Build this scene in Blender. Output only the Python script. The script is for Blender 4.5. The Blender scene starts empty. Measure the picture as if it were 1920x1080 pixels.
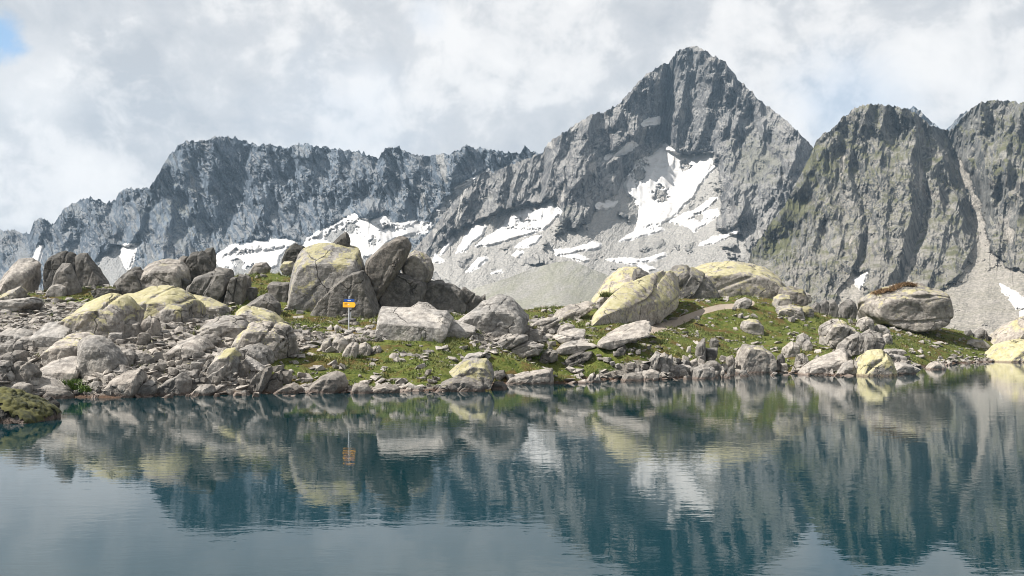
import bpy, bmesh, math, random
import numpy as np
from mathutils import Vector

# ------------------------------------------------------------------ camera
F = 1867.0            # focal length in pixels of the 1920 px wide photograph
HZ = 627.0            # row of the horizon
EYE = 2.8             # eye height over the lake, metres
scene = bpy.context.scene
cam_data = bpy.data.cameras.new('camera')
cam_data.sensor_width = 36.0
cam_data.lens = 36.0 * F / 1920.0
cam_data.shift_y = (HZ - 540.0) / 1920.0
cam_data.clip_start = 0.1
cam_data.clip_end = 20000
cam = bpy.data.objects.new('camera', cam_data)
cam.location = (0, 0, EYE)
cam.rotation_euler = (math.radians(90), 0, 0)
scene.collection.objects.link(cam)
scene.camera = cam

# ------------------------------------------------------------------ sun, sky, exposure
SUN_EL, SUN_AZ = math.radians(49), math.radians(-101)       # azimuth from +Y, negative = left
sun_vec = Vector((math.sin(SUN_AZ) * math.cos(SUN_EL), math.cos(SUN_AZ) * math.cos(SUN_EL), math.sin(SUN_EL)))
sd = bpy.data.lights.new('sun', 'SUN')
sd.energy = 5.0
sd.angle = math.radians(0.6)
sd.color = (1.0, 0.95, 0.88)
so = bpy.data.objects.new('sun', sd)
so.rotation_euler = sun_vec.to_track_quat('Z', 'Y').to_euler()
so.location = (0, 0, 600)
scene.collection.objects.link(so)
scene.view_settings.view_transform = 'Standard'
scene.view_settings.look = 'None'
scene.view_settings.gamma = 1
scene.view_settings.use_curve_mapping = False
scene.view_settings.exposure = 0.98
scene.cycles.max_bounces = 6
scene.cycles.volume_bounces = 0
scene.cycles.use_denoising = True
scene.cycles.pixel_filter_type = 'BLACKMAN_HARRIS'
scene.cycles.filter_width = 1.0


class NT:
    """tiny helper for writing node trees"""
    def __init__(s, tree):
        s.t = tree
        s.n = tree.nodes
        s.l = tree.links

    def put(s, node, idx, v):
        if v is None:
            return
        if isinstance(v, bpy.types.NodeSocket):
            s.l.new(v, node.inputs[idx])
        else:
            node.inputs[idx].default_value = v

    def math(s, op, a, b=None, c=None, clamp=False):
        n = s.n.new('ShaderNodeMath'); n.operation = op; n.use_clamp = clamp
        s.put(n, 0, a); s.put(n, 1, b); s.put(n, 2, c)
        return n.outputs[0]

    def vmath(s, op, a, b=None, out=0):
        n = s.n.new('ShaderNodeVectorMath'); n.operation = op
        s.put(n, 0, a); s.put(n, 1, b)
        return n.outputs[out]

    def noise(s, vec, scale, detail=4, rough=0.55, dist=0.0):
        n = s.n.new('ShaderNodeTexNoise')
        s.put(n, 'Vector', vec); n.inputs['Scale'].default_value = scale
        n.inputs['Detail'].default_value = detail; n.inputs['Roughness'].default_value = rough
        n.inputs['Distortion'].default_value = dist
        return n.outputs['Fac']

    def voronoi(s, vec, scale, feature='F1', out='Distance'):
        n = s.n.new('ShaderNodeTexVoronoi'); n.feature = feature
        s.put(n, 'Vector', vec); n.inputs['Scale'].default_value = scale
        return n.outputs[out]

    def ramp(s, v, lo, hi):
        n = s.n.new('ShaderNodeMapRange'); n.interpolation_type = 'SMOOTHSTEP'
        s.put(n, 0, v); s.put(n, 1, lo); s.put(n, 2, hi)
        return n.outputs[0]

    def mix(s, f, a, b, mode='MIX'):
        n = s.n.new('ShaderNodeMix'); n.data_type = 'RGBA'; n.blend_type = mode
        s.put(n, 0, f); s.put(n, 6, a); s.put(n, 7, b)
        return n.outputs[2]

    def bump(s, h, strength, dist, normal=None):
        n = s.n.new('ShaderNodeBump'); n.inputs['Strength'].default_value = strength
        n.inputs['Distance'].default_value = dist
        s.put(n, 'Height', h)
        if normal is not None: s.put(n, 'Normal', normal)
        return n.outputs[0]

    def sep(s, v):
        n = s.n.new('ShaderNodeSeparateXYZ'); s.put(n, 0, v); return n.outputs

    def attr(s, name):
        n = s.n.new('ShaderNodeAttribute'); n.attribute_name = name; return n.outputs['Fac']


def C3(r, g, b): return (r, g, b, 1.0)


world = bpy.data.worlds.new('World')
scene.world = world
world.use_nodes = True
W = NT(world.node_tree)
W.n.clear()
sky = W.n.new('ShaderNodeTexSky'); sky.sky_type = 'NISHITA'; sky.sun_disc = False
sky.sun_elevation = SUN_EL; sky.sun_rotation = SUN_AZ % (2 * math.pi); sky.altitude = 2200
tc = W.n.new('ShaderNodeTexCoord').outputs['Generated']
dirv = W.vmath('NORMALIZE', tc)


def skydir(px, py):
    v = Vector(((px - 960) / F, 1.0, (HZ - py) / F)); v.normalize(); return tuple(v)


def blob(px, py, rad_px, soft=1.0, warp=None):
    """smooth round patch of sky around one direction, its edge torn by the cloud noise"""
    d = W.vmath('DISTANCE', dirv, skydir(px, py), out=1)
    if warp is not None:
        d = W.math('ADD', d, W.math('MULTIPLY', W.math('SUBTRACT', warp, 0.5), rad_px / F * 1.6))
    return W.math('SUBTRACT', 1.0, W.ramp(d, rad_px / F * (1 - soft), rad_px / F))


st = W.vmath('MULTIPLY', dirv, (1.0, 1.0, 1.15))
n_big = W.noise(st, 4.2, 8, 0.55, 0.25)
n_mid = W.noise(st, 11.0, 7, 0.58, 0.4)
n_fin = W.noise(st, 26.0, 6, 0.62, 0.3)
warp = n_fin
gap = W.math('MAXIMUM', W.math('MULTIPLY', blob(-6, 72, 48, 0.8, warp), 0.95), W.math('MULTIPLY', blob(800, 30, 60, 0.9, n_mid), 0.2))
gap = W.math('MAXIMUM', gap, W.math('MULTIPLY', blob(1600, 215, 170, 1.0, n_mid), 0.33))
gap = W.math('MAXIMUM', gap, W.math('MULTIPLY', blob(640, 270, 240, 1.0, n_mid), 0.14))
gap = W.math('MAXIMUM', gap, W.math('MULTIPLY', W.ramp(n_big, 0.68, 0.85), 0.5))
zel = W.sep(dirv)[2]
hp = W.math('MULTIPLY', W.math('SUBTRACT', 1.0, W.ramp(zel, 0.0, 0.25)), 0.10)
gap = W.math('MAXIMUM', gap, hp)
lum = W.math('ADD', W.math('MULTIPLY', W.math('SUBTRACT', n_big, 0.5), 3.4), W.math('MULTIPLY', W.math('SUBTRACT', n_mid, 0.5), 3.2))
lum = W.math('ADD', lum, W.math('MULTIPLY', W.math('SUBTRACT', n_fin, 0.5), 1.6))
lum = W.math('ADD', lum, W.math('MULTIPLY', blob(75, 150, 110, 1.0, n_mid), 1.1))
lum = W.math('ADD', lum, W.math('MULTIPLY', blob(700, 160, 70, 1.0, n_fin), 1.1))
lum = W.math('ADD', lum, W.math('MULTIPLY', blob(830, 80, 110, 1.0, n_mid), 0.5))
lum = W.math('SUBTRACT', lum, W.math('MULTIPLY', blob(240, 180, 150, 1.0, n_mid), 0.7))
edge = W.ramp(W.math('ADD', W.math('MULTIPLY', n_mid, 0.6), W.math('ADD', W.math('MULTIPLY', n_big, 0.7), W.math('MULTIPLY', n_fin, 0.35))), 0.80, 0.90)
lum = W.math('ADD', lum, W.math('MULTIPLY', W.math('SUBTRACT', edge, 0.5), 0.55))
lum = W.math('ADD', W.math('MULTIPLY', lum, 0.5), 0.5, clamp=True)
cloud = W.mix(lum, C3(2.85, 2.93, 3.08), C3(5.1, 4.95, 4.82))      # scaled by the 0.1 strength below
clear = W.mix(0.55, W.vmath('MULTIPLY', sky.outputs[0], (1.0, 1.0, 1.0)), C3(1.7, 2.8, 4.0))
skycol = W.mix(gap, cloud, clear)
bg = W.n.new('ShaderNodeBackground'); bg.inputs[1].default_value = 0.1
W.l.new(skycol, bg.inputs[0])
wo = W.n.new('ShaderNodeOutputWorld'); W.l.new(bg.outputs[0], wo.inputs[0])

# ------------------------------------------------------------------ numpy noise
_rng = np.random.RandomState(7)
_perm = np.concatenate([_rng.permutation(4096)] * 2)
_ga = _rng.rand(4096) * 2 * np.pi
_g2 = np.stack([np.cos(_ga), np.sin(_ga)], 1)
_g3 = _rng.normal(size=(4096, 3)); _g3 /= np.linalg.norm(_g3, axis=1)[:, None]


def perlin2(x, y, seed=0):
    xi = np.floor(x).astype(np.int64); yi = np.floor(y).astype(np.int64)
    xf = x - xi; yf = y - yi
    u = xf * xf * xf * (xf * (xf * 6 - 15) + 10); v = yf * yf * yf * (yf * (yf * 6 - 15) + 10)

    def g(ix, iy, fx, fy):
        h = _perm[(_perm[(ix + seed * 131) & 4095] + iy) & 4095]
        return _g2[h, 0] * fx + _g2[h, 1] * fy
    a = g(xi, yi, xf, yf); b = g(xi + 1, yi, xf - 1, yf)
    c = g(xi, yi + 1, xf, yf - 1); d = g(xi + 1, yi + 1, xf - 1, yf - 1)
    return (a + u * (b - a) + v * ((c + u * (d - c)) - (a + u * (b - a)))) * 1.5


def perlin3(p, seed=0):
    i = np.floor(p).astype(np.int64); f = p - i
    w = f * f * f * (f * (f * 6 - 15) + 10)
    out = 0
    for dx in (0, 1):
        for dy in (0, 1):
            for dz in (0, 1):
                h = _perm[(_perm[(_perm[(i[:, 0] + dx + seed * 17) & 4095] + i[:, 1] + dy) & 4095] + i[:, 2] + dz) & 4095]
                g = _g3[h]
                dot = g[:, 0] * (f[:, 0] - dx) + g[:, 1] * (f[:, 1] - dy) + g[:, 2] * (f[:, 2] - dz)
                out = out + dot * (w[:, 0] if dx else 1 - w[:, 0]) * (w[:, 1] if dy else 1 - w[:, 1]) * (w[:, 2] if dz else 1 - w[:, 2])
    return out * 1.6


def fbm(x, y, octv=4, gain=0.5, seed=0):
    s = 0; a = 1.0; t = 0
    for k in range(octv):
        s = s + a * perlin2(x * 2 ** k + 17.3 * k, y * 2 ** k - 9.1 * k, seed + k); t += a; a *= gain
    return s / t


def ridged(x, y, octv=3, gain=0.5, seed=0):
    s = 0; a = 1.0; t = 0; w = 1.0
    for k in range(octv):
        n = 1 - np.abs(perlin2(x * 2 ** k + 31.7 * k, y * 2 ** k + 5.3 * k, seed + k)) * 1.6
        s = s + a * n * w; w = np.clip(n * 1.2, 0, 1); t += a; a *= gain
    return s / t


def crag_noise(x, y, seed=0, sharp=1.0):
    """continuous faceted relief: the highest of many small tilted pyramids"""
    xi = np.floor(x).astype(np.int64); yi = np.floor(y).astype(np.int64)
    best = np.full(np.shape(x), -9.0)
    for dx in (-1, 0, 1):
        for dy in (-1, 0, 1):
            cx = xi + dx; cy = yi + dy
            h = _perm[(_perm[(cx + seed * 131) & 4095] + cy) & 4095]
            h2 = _perm[h + 7]; h3 = _perm[h2 + 13]; h4 = _perm[h3 + 5]
            ex = x - (cx + h / 4096.0); ey = y - (cy + h2 / 4096.0)
            a = _ga[h3]; ca, sa = np.cos(a), np.sin(a)
            u = ca * ex + sa * ey; v = -sa * ex + ca * ey
            best = np.maximum(best, h4 / 4096.0 * 0.8 - np.maximum(np.abs(u), np.abs(v) * 0.7 + u * 0.35) * sharp)
    return best


def smooth(x, a, b):
    t = np.clip((x - a) / (b - a), 0, 1); return t * t * (3 - 2 * t)


def seg_dist(px, py, pts, closed=False):
    """distance to a polyline and the side it lies on (x minus the line's x)"""
    best = np.full(px.shape, 1e9); side = np.zeros(px.shape)
    n = len(pts)
    for i in range(n if closed else n - 1):
        ax, ay = pts[i]; bx, by = pts[(i + 1) % n]
        dx, dy = bx - ax, by - ay
        L = dx * dx + dy * dy + 1e-9
        t = np.clip(((px - ax) * dx + (py - ay) * dy) / L, 0, 1)
        ex = px - (ax + t * dx); ey = py - (ay + t * dy)
        d = np.hypot(ex, ey)
        m = d < best
        best = np.where(m, d, best); side = np.where(m, ex, side)
    return best, side


def poly_sd(px, py, pts):
    """signed distance to a polygon, positive inside"""
    d, _ = seg_dist(px, py, pts, True)
    ins = np.zeros(px.shape, bool)
    n = len(pts)
    for i in range(n):
        ax, ay = pts[i]; bx, by = pts[(i + 1) % n]
        if ay == by: continue
        c = ((ay > py) != (by > py)) & (px < (bx - ax) * (py - ay) / (by - ay) + ax)
        ins ^= c
    return np.where(ins, d, -d)


class RBF:
    def __init__(s, pts, c):
        P = np.array(pts, float); s.p = P[:, :2]; s.c = c; s.mean = P[:, 2].mean()
        r = np.linalg.norm(s.p[:, None] - s.p[None], axis=2)
        A = -np.sqrt(r * r + c * c) + np.eye(len(P)) * 1e-6
        n = len(P)
        M = np.zeros((n + 1, n + 1)); M[:n, :n] = A; M[:n, n] = 1; M[n, :n] = 1
        sol = np.linalg.solve(M, np.append(P[:, 2], 0))
        s.w = sol[:n]; s.b = sol[n]

    def __call__(s, x, y):
        out = np.full(np.shape(x), s.b, float)
        for (px, py), w in zip(s.p, s.w):
            out = out - w * np.sqrt((x - px) ** 2 + (y - py) ** 2 + s.c ** 2)
        return out


def world_xyz(px, py, d):
    return np.stack([(px - 960) / F * d, d + 0 * px, EYE + (HZ - py) / F * d], -1)


# ------------------------------------------------------------------ mesh helpers
def link(o):
    scene.collection.objects.link(o); return o


def mesh_np(name, verts, faces, mat=None, smooth_sh=True, attrs=None):
    me = bpy.data.meshes.new(name)
    verts = np.asarray(verts, np.float32).reshape(-1, 3); faces = np.asarray(faces, np.int32)
    k = faces.shape[1]; nf = len(faces)
    me.vertices.add(len(verts)); me.vertices.foreach_set('co', verts.ravel())
    me.loops.add(nf * k); me.loops.foreach_set('vertex_index', faces.ravel())
    me.polygons.add(nf)
    me.polygons.foreach_set('loop_start', np.arange(0, nf * k, k, dtype=np.int32))
    me.polygons.foreach_set('loop_total', np.full(nf, k, np.int32))
    me.polygons.foreach_set('use_smooth', np.full(nf, smooth_sh))
    for an, av in (attrs or {}).items():
        a = me.attributes.new(an, 'FLOAT', 'POINT'); a.data.foreach_set('value', np.asarray(av, np.float32).ravel())
    me.update(calc_edges=True); me.validate()
    if mat: me.materials.append(mat)
    return me


def grid_faces(nr, nc):
    i = np.arange(nr - 1)[:, None] * nc + np.arange(nc - 1)[None]
    return np.stack([i, i + 1, i + nc + 1, i + nc], -1).reshape(-1, 4)


def tag(o, label=None, cat=None, group=None, kind=None):
    if label: o['label'] = label
    if cat: o['category'] = cat
    if group: o['group'] = group
    if kind: o['kind'] = kind
    return o


def new_mat(name):
    m = bpy.data.materials.new(name); m.use_nodes = True
    N = NT(m.node_tree); N.n.clear()
    out = N.n.new('ShaderNodeOutputMaterial'); b = N.n.new('ShaderNodeBsdfPrincipled')
    N.l.new(b.outputs[0], out.inputs[0])
    return m, N, b


# ------------------------------------------------------------------ materials
def mountain_material(name, dark, light, screec, green_amt):
    m, N, b = new_mat(name)
    g = N.n.new('ShaderNodeNewGeometry')
    pos = g.outputs['Position']
    st = N.vmath('MULTIPLY', pos, (1, 1, 0.35))
    n1 = N.noise(pos, 0.012, 6, 0.62)
    n2 = N.noise(st, 0.09, 8, 0.7, 0.4)
    n3 = N.noise(pos, 0.35, 5, 0.7)
    f = N.math('ADD', N.math('MULTIPLY', n2, 1.1), N.math('ADD', N.math('MULTIPLY', n3, 0.7), N.math('MULTIPLY', n1, 0.7)))
    f = N.ramp(f, 1.0, 1.5)
    rock = N.mix(f, dark, light)
    warm = N.ramp(N.noise(pos, 0.02, 5, 0.6), 0.56, 0.72)
    rock = N.mix(N.math('MULTIPLY', warm, 0.35), rock, C3(0.150, 0.124, 0.105))
    # pale rubble on ledges
    nz = N.sep(g.outputs['Normal'])[2]
    ledge = N.math('MULTIPLY', N.ramp(N.math('ADD', nz, N.math('MULTIPLY', N.math('SUBTRACT', n3, 0.5), 0.7)), 0.62, 0.85), 0.55)
    rock = N.mix(ledge, rock, screec)
    # grass on ledges and green streaks
    gn = N.noise(pos, 0.05, 7, 0.7)
    ga = N.math('ADD', N.math('MULTIPLY', nz, 0.5), N.math('ADD', gn, N.math('MULTIPLY', N.attr('green'), 0.6)))
    gm = N.math('MULTIPLY', N.ramp(ga, 0.98, 1.18), green_amt)
    grass = N.mix(N.noise(pos, 0.2, 4, 0.6), C3(0.056, 0.068, 0.027), C3(0.112, 0.109, 0.045))
    # scree: fine speckle and down-slope streaks
    sc = N.mix(N.ramp(N.noise(pos, 0.42, 6, 0.8), 0.40, 0.60), N.mix(0.62, screec, C3(0.053, 0.053, 0.053)), screec)
    sx_, sy_, sz_ = N.sep(pos)
    cmb = N.n.new('ShaderNodeCombineXYZ'); N.put(cmb, 0, N.math('SUBTRACT', sx_, sz_)); N.put(cmb, 1, N.math('MULTIPLY', N.math('ADD', sx_, sz_), 0.12)); N.put(cmb, 2, N.math('MULTIPLY', sy_, 0.1))
    sg = N.ramp(N.math('ADD', N.noise(cmb.outputs[0], 0.07, 6, 0.7), N.math('MULTIPLY', N.attr('scgreen'), 0.25)), 0.50, 0.80)
    sc = N.mix(N.math('MULTIPLY', sg, N.math('MULTIPLY', N.attr('scgreen'), 0.6)), sc, C3(0.180, 0.184, 0.124))
    sm = N.ramp(N.math('ADD', N.attr('scree'), N.math('MULTIPLY', N.math('SUBTRACT', n3, 0.5), 0.6)), 0.35, 0.65)
    col = N.mix(sm, rock, sc)
    col = N.mix(N.math('MULTIPLY', gm, N.math('SUBTRACT', 1.0, N.math('MULTIPLY', sm, 0.8))), col, grass)
    N.l.new(col, b.inputs['Base Color'])
    b.inputs['Roughness'].default_value = 0.9
    b.inputs['Specular IOR Level'].default_value = 0.15
    h = N.math('ADD', N.math('MULTIPLY', N.noise(st, 0.16, 8, 0.68, 0.6), 3.2), N.math('MULTIPLY', N.voronoi(st, 0.22), 0.6))
    hs = N.math('MULTIPLY', N.noise(pos, 0.45, 6, 0.75), 0.8)
    nmix = N.n.new('ShaderNodeMix'); nmix.data_type = 'FLOAT'
    N.put(nmix, 0, sm); N.put(nmix, 2, h); N.put(nmix, 3, hs)
    N.l.new(N.bump(nmix.outputs[0], 0.75, 2.6), b.inputs['Normal'])
    return m


def NCOL(N, vec, scale):
    n = N.n.new('ShaderNodeTexNoise'); N.put(n, 'Vector', vec); n.inputs['Scale'].default_value = scale; n.inputs['Detail'].default_value = 4
    return n.outputs['Color']


def rock_material():
    m, N, b = new_mat('granite_rock')
    g = N.n.new('ShaderNodeNewGeometry'); pos = g.outputs['Position']
    oi = N.n.new('ShaderNodeObjectInfo')
    sc = N.n.new('ShaderNodeSeparateColor'); N.l.new(oi.outputs['Color'], sc.inputs[0])
    tint, warmth, lich = sc.outputs[0], sc.outputs[1], sc.outputs[2]
    blk = oi.outputs['Alpha']
    n1 = N.noise(pos, 0.7, 6, 0.6, 0.4); n2 = N.noise(pos, 3.2, 7, 0.66); n3 = N.noise(pos, 16.0, 5, 0.7)
    f = N.ramp(N.math('ADD', n2, N.math('MULTIPLY', n1, 0.7)), 0.62, 1.08)
    cold = N.mix(f, C3(0.097, 0.096, 0.094), C3(0.266, 0.259, 0.248))
    wrm = N.mix(f, C3(0.137, 0.115, 0.097), C3(0.310, 0.277, 0.238))
    wf = N.math('ADD', N.math('ADD', N.math('MULTIPLY', warmth, 0.85), 0.14), N.math('MULTIPLY', N.math('SUBTRACT', n1, 0.5), 1.2), clamp=True)
    col = N.mix(wf, cold, wrm)
    col = N.mix(N.math('MULTIPLY', N.ramp(n3, 0.50, 0.70), 0.65), col, C3(0.065, 0.063, 0.061))
    vein = N.ramp(N.noise(N.vmath('MULTIPLY', pos, (0.6, 0.6, 3.2)), 1.4, 5, 0.6, 1.0), 0.56, 0.66)
    col = N.mix(N.math('MULTIPLY', vein, 0.35), col, C3(0.101, 0.094, 0.086))
    nz = N.sep(g.outputs['Normal'])[2]
    # dark crust lichen: patches all over, mostly at the top
    bm = N.ramp(N.math('ADD', N.noise(pos, 1.9, 7, 0.72), N.math('ADD', N.math('MULTIPLY', blk, 0.42), N.math('MULTIPLY', nz, 0.05))), 0.66, 0.92)
    col = N.mix(N.math('MULTIPLY', bm, 0.8), col, C3(0.054, 0.054, 0.049))
    # map lichen: yellow-green crust on faces open to the sky
    ln = N.noise(pos, 0.9, 7, 0.72, 0.3)
    ld = N.math('MULTIPLY', N.noise(pos, 5.0, 6, 0.75), 0.55)
    lm = N.math('ADD', N.math('ADD', N.math('SUBTRACT', N.math('MULTIPLY', ln, 1.7), 0.36), ld), N.math('ADD', N.math('MULTIPLY', lich, 0.50), N.math('MULTIPLY', nz, 0.24)))
    lm = N.math('MULTIPLY', N.ramp(lm, 1.13, 1.21), N.ramp(lich, 0.02, 0.2))
    lc = N.mix(N.ramp(N.noise(pos, 2.3, 4, 0.6), 0.35, 0.65), C3(0.250, 0.230, 0.110), C3(0.315, 0.292, 0.180))
    col = N.mix(N.math('MULTIPLY', lm, 0.78), col, lc)
    streak = N.ramp(N.noise(N.vmath('MULTIPLY', pos, (1.6, 1.6, 0.22)), 1.6, 6, 0.7, 0.3), 0.54, 0.72)
    steep = N.math('SUBTRACT', 1.0, N.ramp(nz, 0.1, 0.6))
    col = N.mix(N.math('MULTIPLY', N.math('MULTIPLY', streak, steep), 0.5), col, C3(0.050, 0.048, 0.044))
    pw = N.vmath('ADD', N.vmath('MULTIPLY', pos, (1.0, 1.0, 0.75)), N.vmath('MULTIPLY', N.vmath('SUBTRACT', NCOL(N, pos, 1.3), (0.5, 0.5, 0.5)), (0.7, 0.7, 0.7)))
    joint = N.math('SUBTRACT', 1.0, N.ramp(N.voronoi(pw, 0.42, 'DISTANCE_TO_EDGE'), 0.0, 0.022))
    joint = N.math('MULTIPLY', joint, N.ramp(N.noise(pos, 0.55, 3, 0.5), 0.46, 0.60))
    col = N.mix(N.math('MULTIPLY', joint, 0.75), col, C3(0.03, 0.028, 0.025))
    tn = N.n.new('ShaderNodeCombineXYZ')
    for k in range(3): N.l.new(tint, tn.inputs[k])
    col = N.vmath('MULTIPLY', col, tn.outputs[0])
    # wet, red-brown stained band along the waterline
    z = N.sep(pos)[2]
    zz = N.math('ADD', z, N.math('MULTIPLY', N.math('SUBTRACT', n2, 0.5), 0.22))
    wet = N.math('SUBTRACT', 1.0, N.ramp(zz, 0.06, 0.22))
    col = N.mix(N.math('MULTIPLY', wet, 0.75), col, C3(0.122, 0.086, 0.068))
    N.l.new(col, b.inputs['Base Color'])
    N.l.new(N.math('SUBTRACT', 0.88, N.math('MULTIPLY', wet, 0.35)), b.inputs['Roughness'])
    b.inputs['Specular IOR Level'].default_value = 0.25
    h = N.math('ADD', N.math('MULTIPLY', n2, 1.0), N.math('MULTIPLY', n3, 0.22))
    h = N.math('SUBTRACT', h, N.math('MULTIPLY', joint, 0.8))
    N.l.new(N.bump(h, 0.8, 0.15), b.inputs['Normal'])
    return m


def ground_material():
    m, N, b = new_mat('alpine_ground')
    g = N.n.new('ShaderNodeNewGeometry'); pos = g.outputs['Position']
    n1 = N.noise(pos, 0.28, 6, 0.62, 0.5); n2 = N.noise(pos, 1.3, 6, 0.68); n3 = N.noise(pos, 7.0, 5, 0.75); n4 = N.noise(pos, 30, 3, 0.7)
    green = N.mix(N.ramp(n2, 0.35, 0.65), C3(0.044, 0.065, 0.013), C3(0.126, 0.147, 0.034))
    green = N.mix(N.math('MULTIPLY', N.ramp(n3, 0.45, 0.7), 0.6), green, C3(0.215, 0.221, 0.070))
    heath = N.mix(N.ramp(n3, 0.35, 0.65), C3(0.058, 0.033, 0.016), C3(0.156, 0.098, 0.039))
    col = N.mix(N.math('MULTIPLY', N.ramp(N.math('ADD', n1, N.math('MULTIPLY', N.math('SUBTRACT', n2, 0.5), 0.9)), 0.46, 0.63), 0.8), green, heath)
    dark = N.ramp(N.math('ADD', n2, N.math('MULTIPLY', N.math('SUBTRACT', n3, 0.5), 0.9)), 0.58, 0.70)
    col = N.mix(N.math('MULTIPLY', dark, 0.6), col, C3(0.027, 0.031, 0.011))
    gravel = N.mix(N.ramp(n4, 0.35, 0.65), C3(0.094, 0.082, 0.069), C3(0.312, 0.292, 0.265))
    gm = N.ramp(N.math('ADD', N.attr('gravel'), N.math('ADD', N.math('MULTIPLY', N.math('SUBTRACT', n2, 0.5), 1.5), N.math('MULTIPLY', N.math('SUBTRACT', n3, 0.5), 0.9))), 0.60, 0.85)
    col = N.mix(gm, col, gravel)
    dirt = N.mix(n3, C3(0.25, 0.205, 0.165), C3(0.40, 0.345, 0.29))
    pm = N.ramp(N.math('ADD', N.attr('path'), N.math('MULTIPLY', N.math('SUBTRACT', n3, 0.5), 0.6)), 0.35, 0.6)
    col = N.mix(pm, col, dirt)
    z = N.sep(pos)[2]
    wet = N.math('SUBTRACT', 1.0, N.ramp(N.math('ADD', z, N.math('MULTIPLY', N.math('SUBTRACT', n2, 0.5), 0.3)), 0.05, 0.22))
    col = N.mix(wet, col, C3(0.101, 0.066, 0.047))
    N.l.new(col, b.inputs['Base Color']); b.inputs['Roughness'].default_value = 0.95
    b.inputs['Specular IOR Level'].default_value = 0.1
    h = N.math('ADD', N.math('MULTIPLY', n3, 1.0), N.math('ADD', N.math('MULTIPLY', n2, 1.6), N.math('MULTIPLY', n4, 0.35)))
    N.l.new(N.bump(h, 0.9, 0.14), b.inputs['Normal'])
    return m


def simple_material(name, c1, c2, scale, rough=0.8, bumpd=0.0, metal=0.0):
    m, N, b = new_mat(name)
    g = N.n.new('ShaderNodeNewGeometry'); pos = g.outputs['Position']
    n = N.noise(pos, scale, 5, 0.65)
    N.l.new(N.mix(N.ramp(n, 0.35, 0.65), c1, c2), b.inputs['Base Color'])
    b.inputs['Roughness'].default_value = rough; b.inputs['Metallic'].default_value = metal
    if bumpd: N.l.new(N.bump(n, 0.7, bumpd), b.inputs['Normal'])
    return m


def snow_material():
    m, N, b = new_mat('old_snow')
    g = N.n.new('ShaderNodeNewGeometry'); pos = g.outputs['Position']
    st = N.vmath('MULTIPLY', pos, (1, 1, 0.25))
    col = N.mix(N.ramp(N.noise(st, 0.12, 6, 0.7), 0.45, 0.72), C3(0.483, 0.479, 0.475), C3(0.365, 0.347, 0.329))
    col = N.mix(N.math('MULTIPLY', N.ramp(N.noise(pos, 0.22, 6, 0.75), 0.56, 0.68), 0.45), col, C3(0.205, 0.190, 0.175))
    N.l.new(col, b.inputs['Base Color']); b.inputs['Roughness'].default_value = 0.75
    b.inputs['Specular IOR Level'].default_value = 0.2
    N.l.new(N.bump(N.noise(st, 0.2, 5, 0.6), 0.4, 1.2), b.inputs['Normal'])
    return m


def water_material():
    m, N, b = new_mat('lake_water')
    g = N.n.new('ShaderNodeNewGeometry'); pos = g.outputs['Position']
    N.l.new(N.mix(N.noise(pos, 0.05, 3, 0.5), C3(0.0004, 0.0180, 0.0240), C3(0.0006, 0.0215, 0.0290)), b.inputs['Base Color'])
    b.inputs['Roughness'].default_value = 0.006
    b.inputs['IOR'].default_value = 1.26
    b.inputs['Specular IOR Level'].default_value = 0.5
    p1 = N.vmath('MULTIPLY', pos, (0.55, 1.0, 1.0))
    h = N.math('MULTIPLY', N.noise(p1, 2.6, 3, 0.55, 0.3), 1.0)
    h = N.math('ADD', h, N.math('MULTIPLY', N.noise(p1, 9.0, 2, 0.5, 0.2), 0.22))
    calm = N.ramp(N.noise(N.vmath('MULTIPLY', pos, (0.25, 1.0, 1.0)), 0.16, 3, 0.6), 0.35, 0.68)
    h = N.math('MULTIPLY', h, N.math('ADD', 0.45, N.math('MULTIPLY', calm, 1.1)))
    h = N.math('ADD', h, N.math('MULTIPLY', N.noise(p1, 0.7, 2, 0.5), 0.5))
    N.l.new(N.bump(h, 1.0, 0.0025), b.inputs['Normal'])
    return m


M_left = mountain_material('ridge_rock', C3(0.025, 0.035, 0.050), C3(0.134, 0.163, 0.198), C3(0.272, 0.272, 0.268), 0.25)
M_peak = mountain_material('peak_rock', C3(0.029, 0.031, 0.036), C3(0.191, 0.189, 0.185), C3(0.336, 0.324, 0.304), 0.35)
M_right = mountain_material('wall_rock', C3(0.028, 0.031, 0.033), C3(0.190, 0.188, 0.176), C3(0.336, 0.312, 0.276), 0.85)
M_rock = rock_material()
M_ground = ground_material()
M_snow = snow_material()
M_water = water_material()

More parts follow.
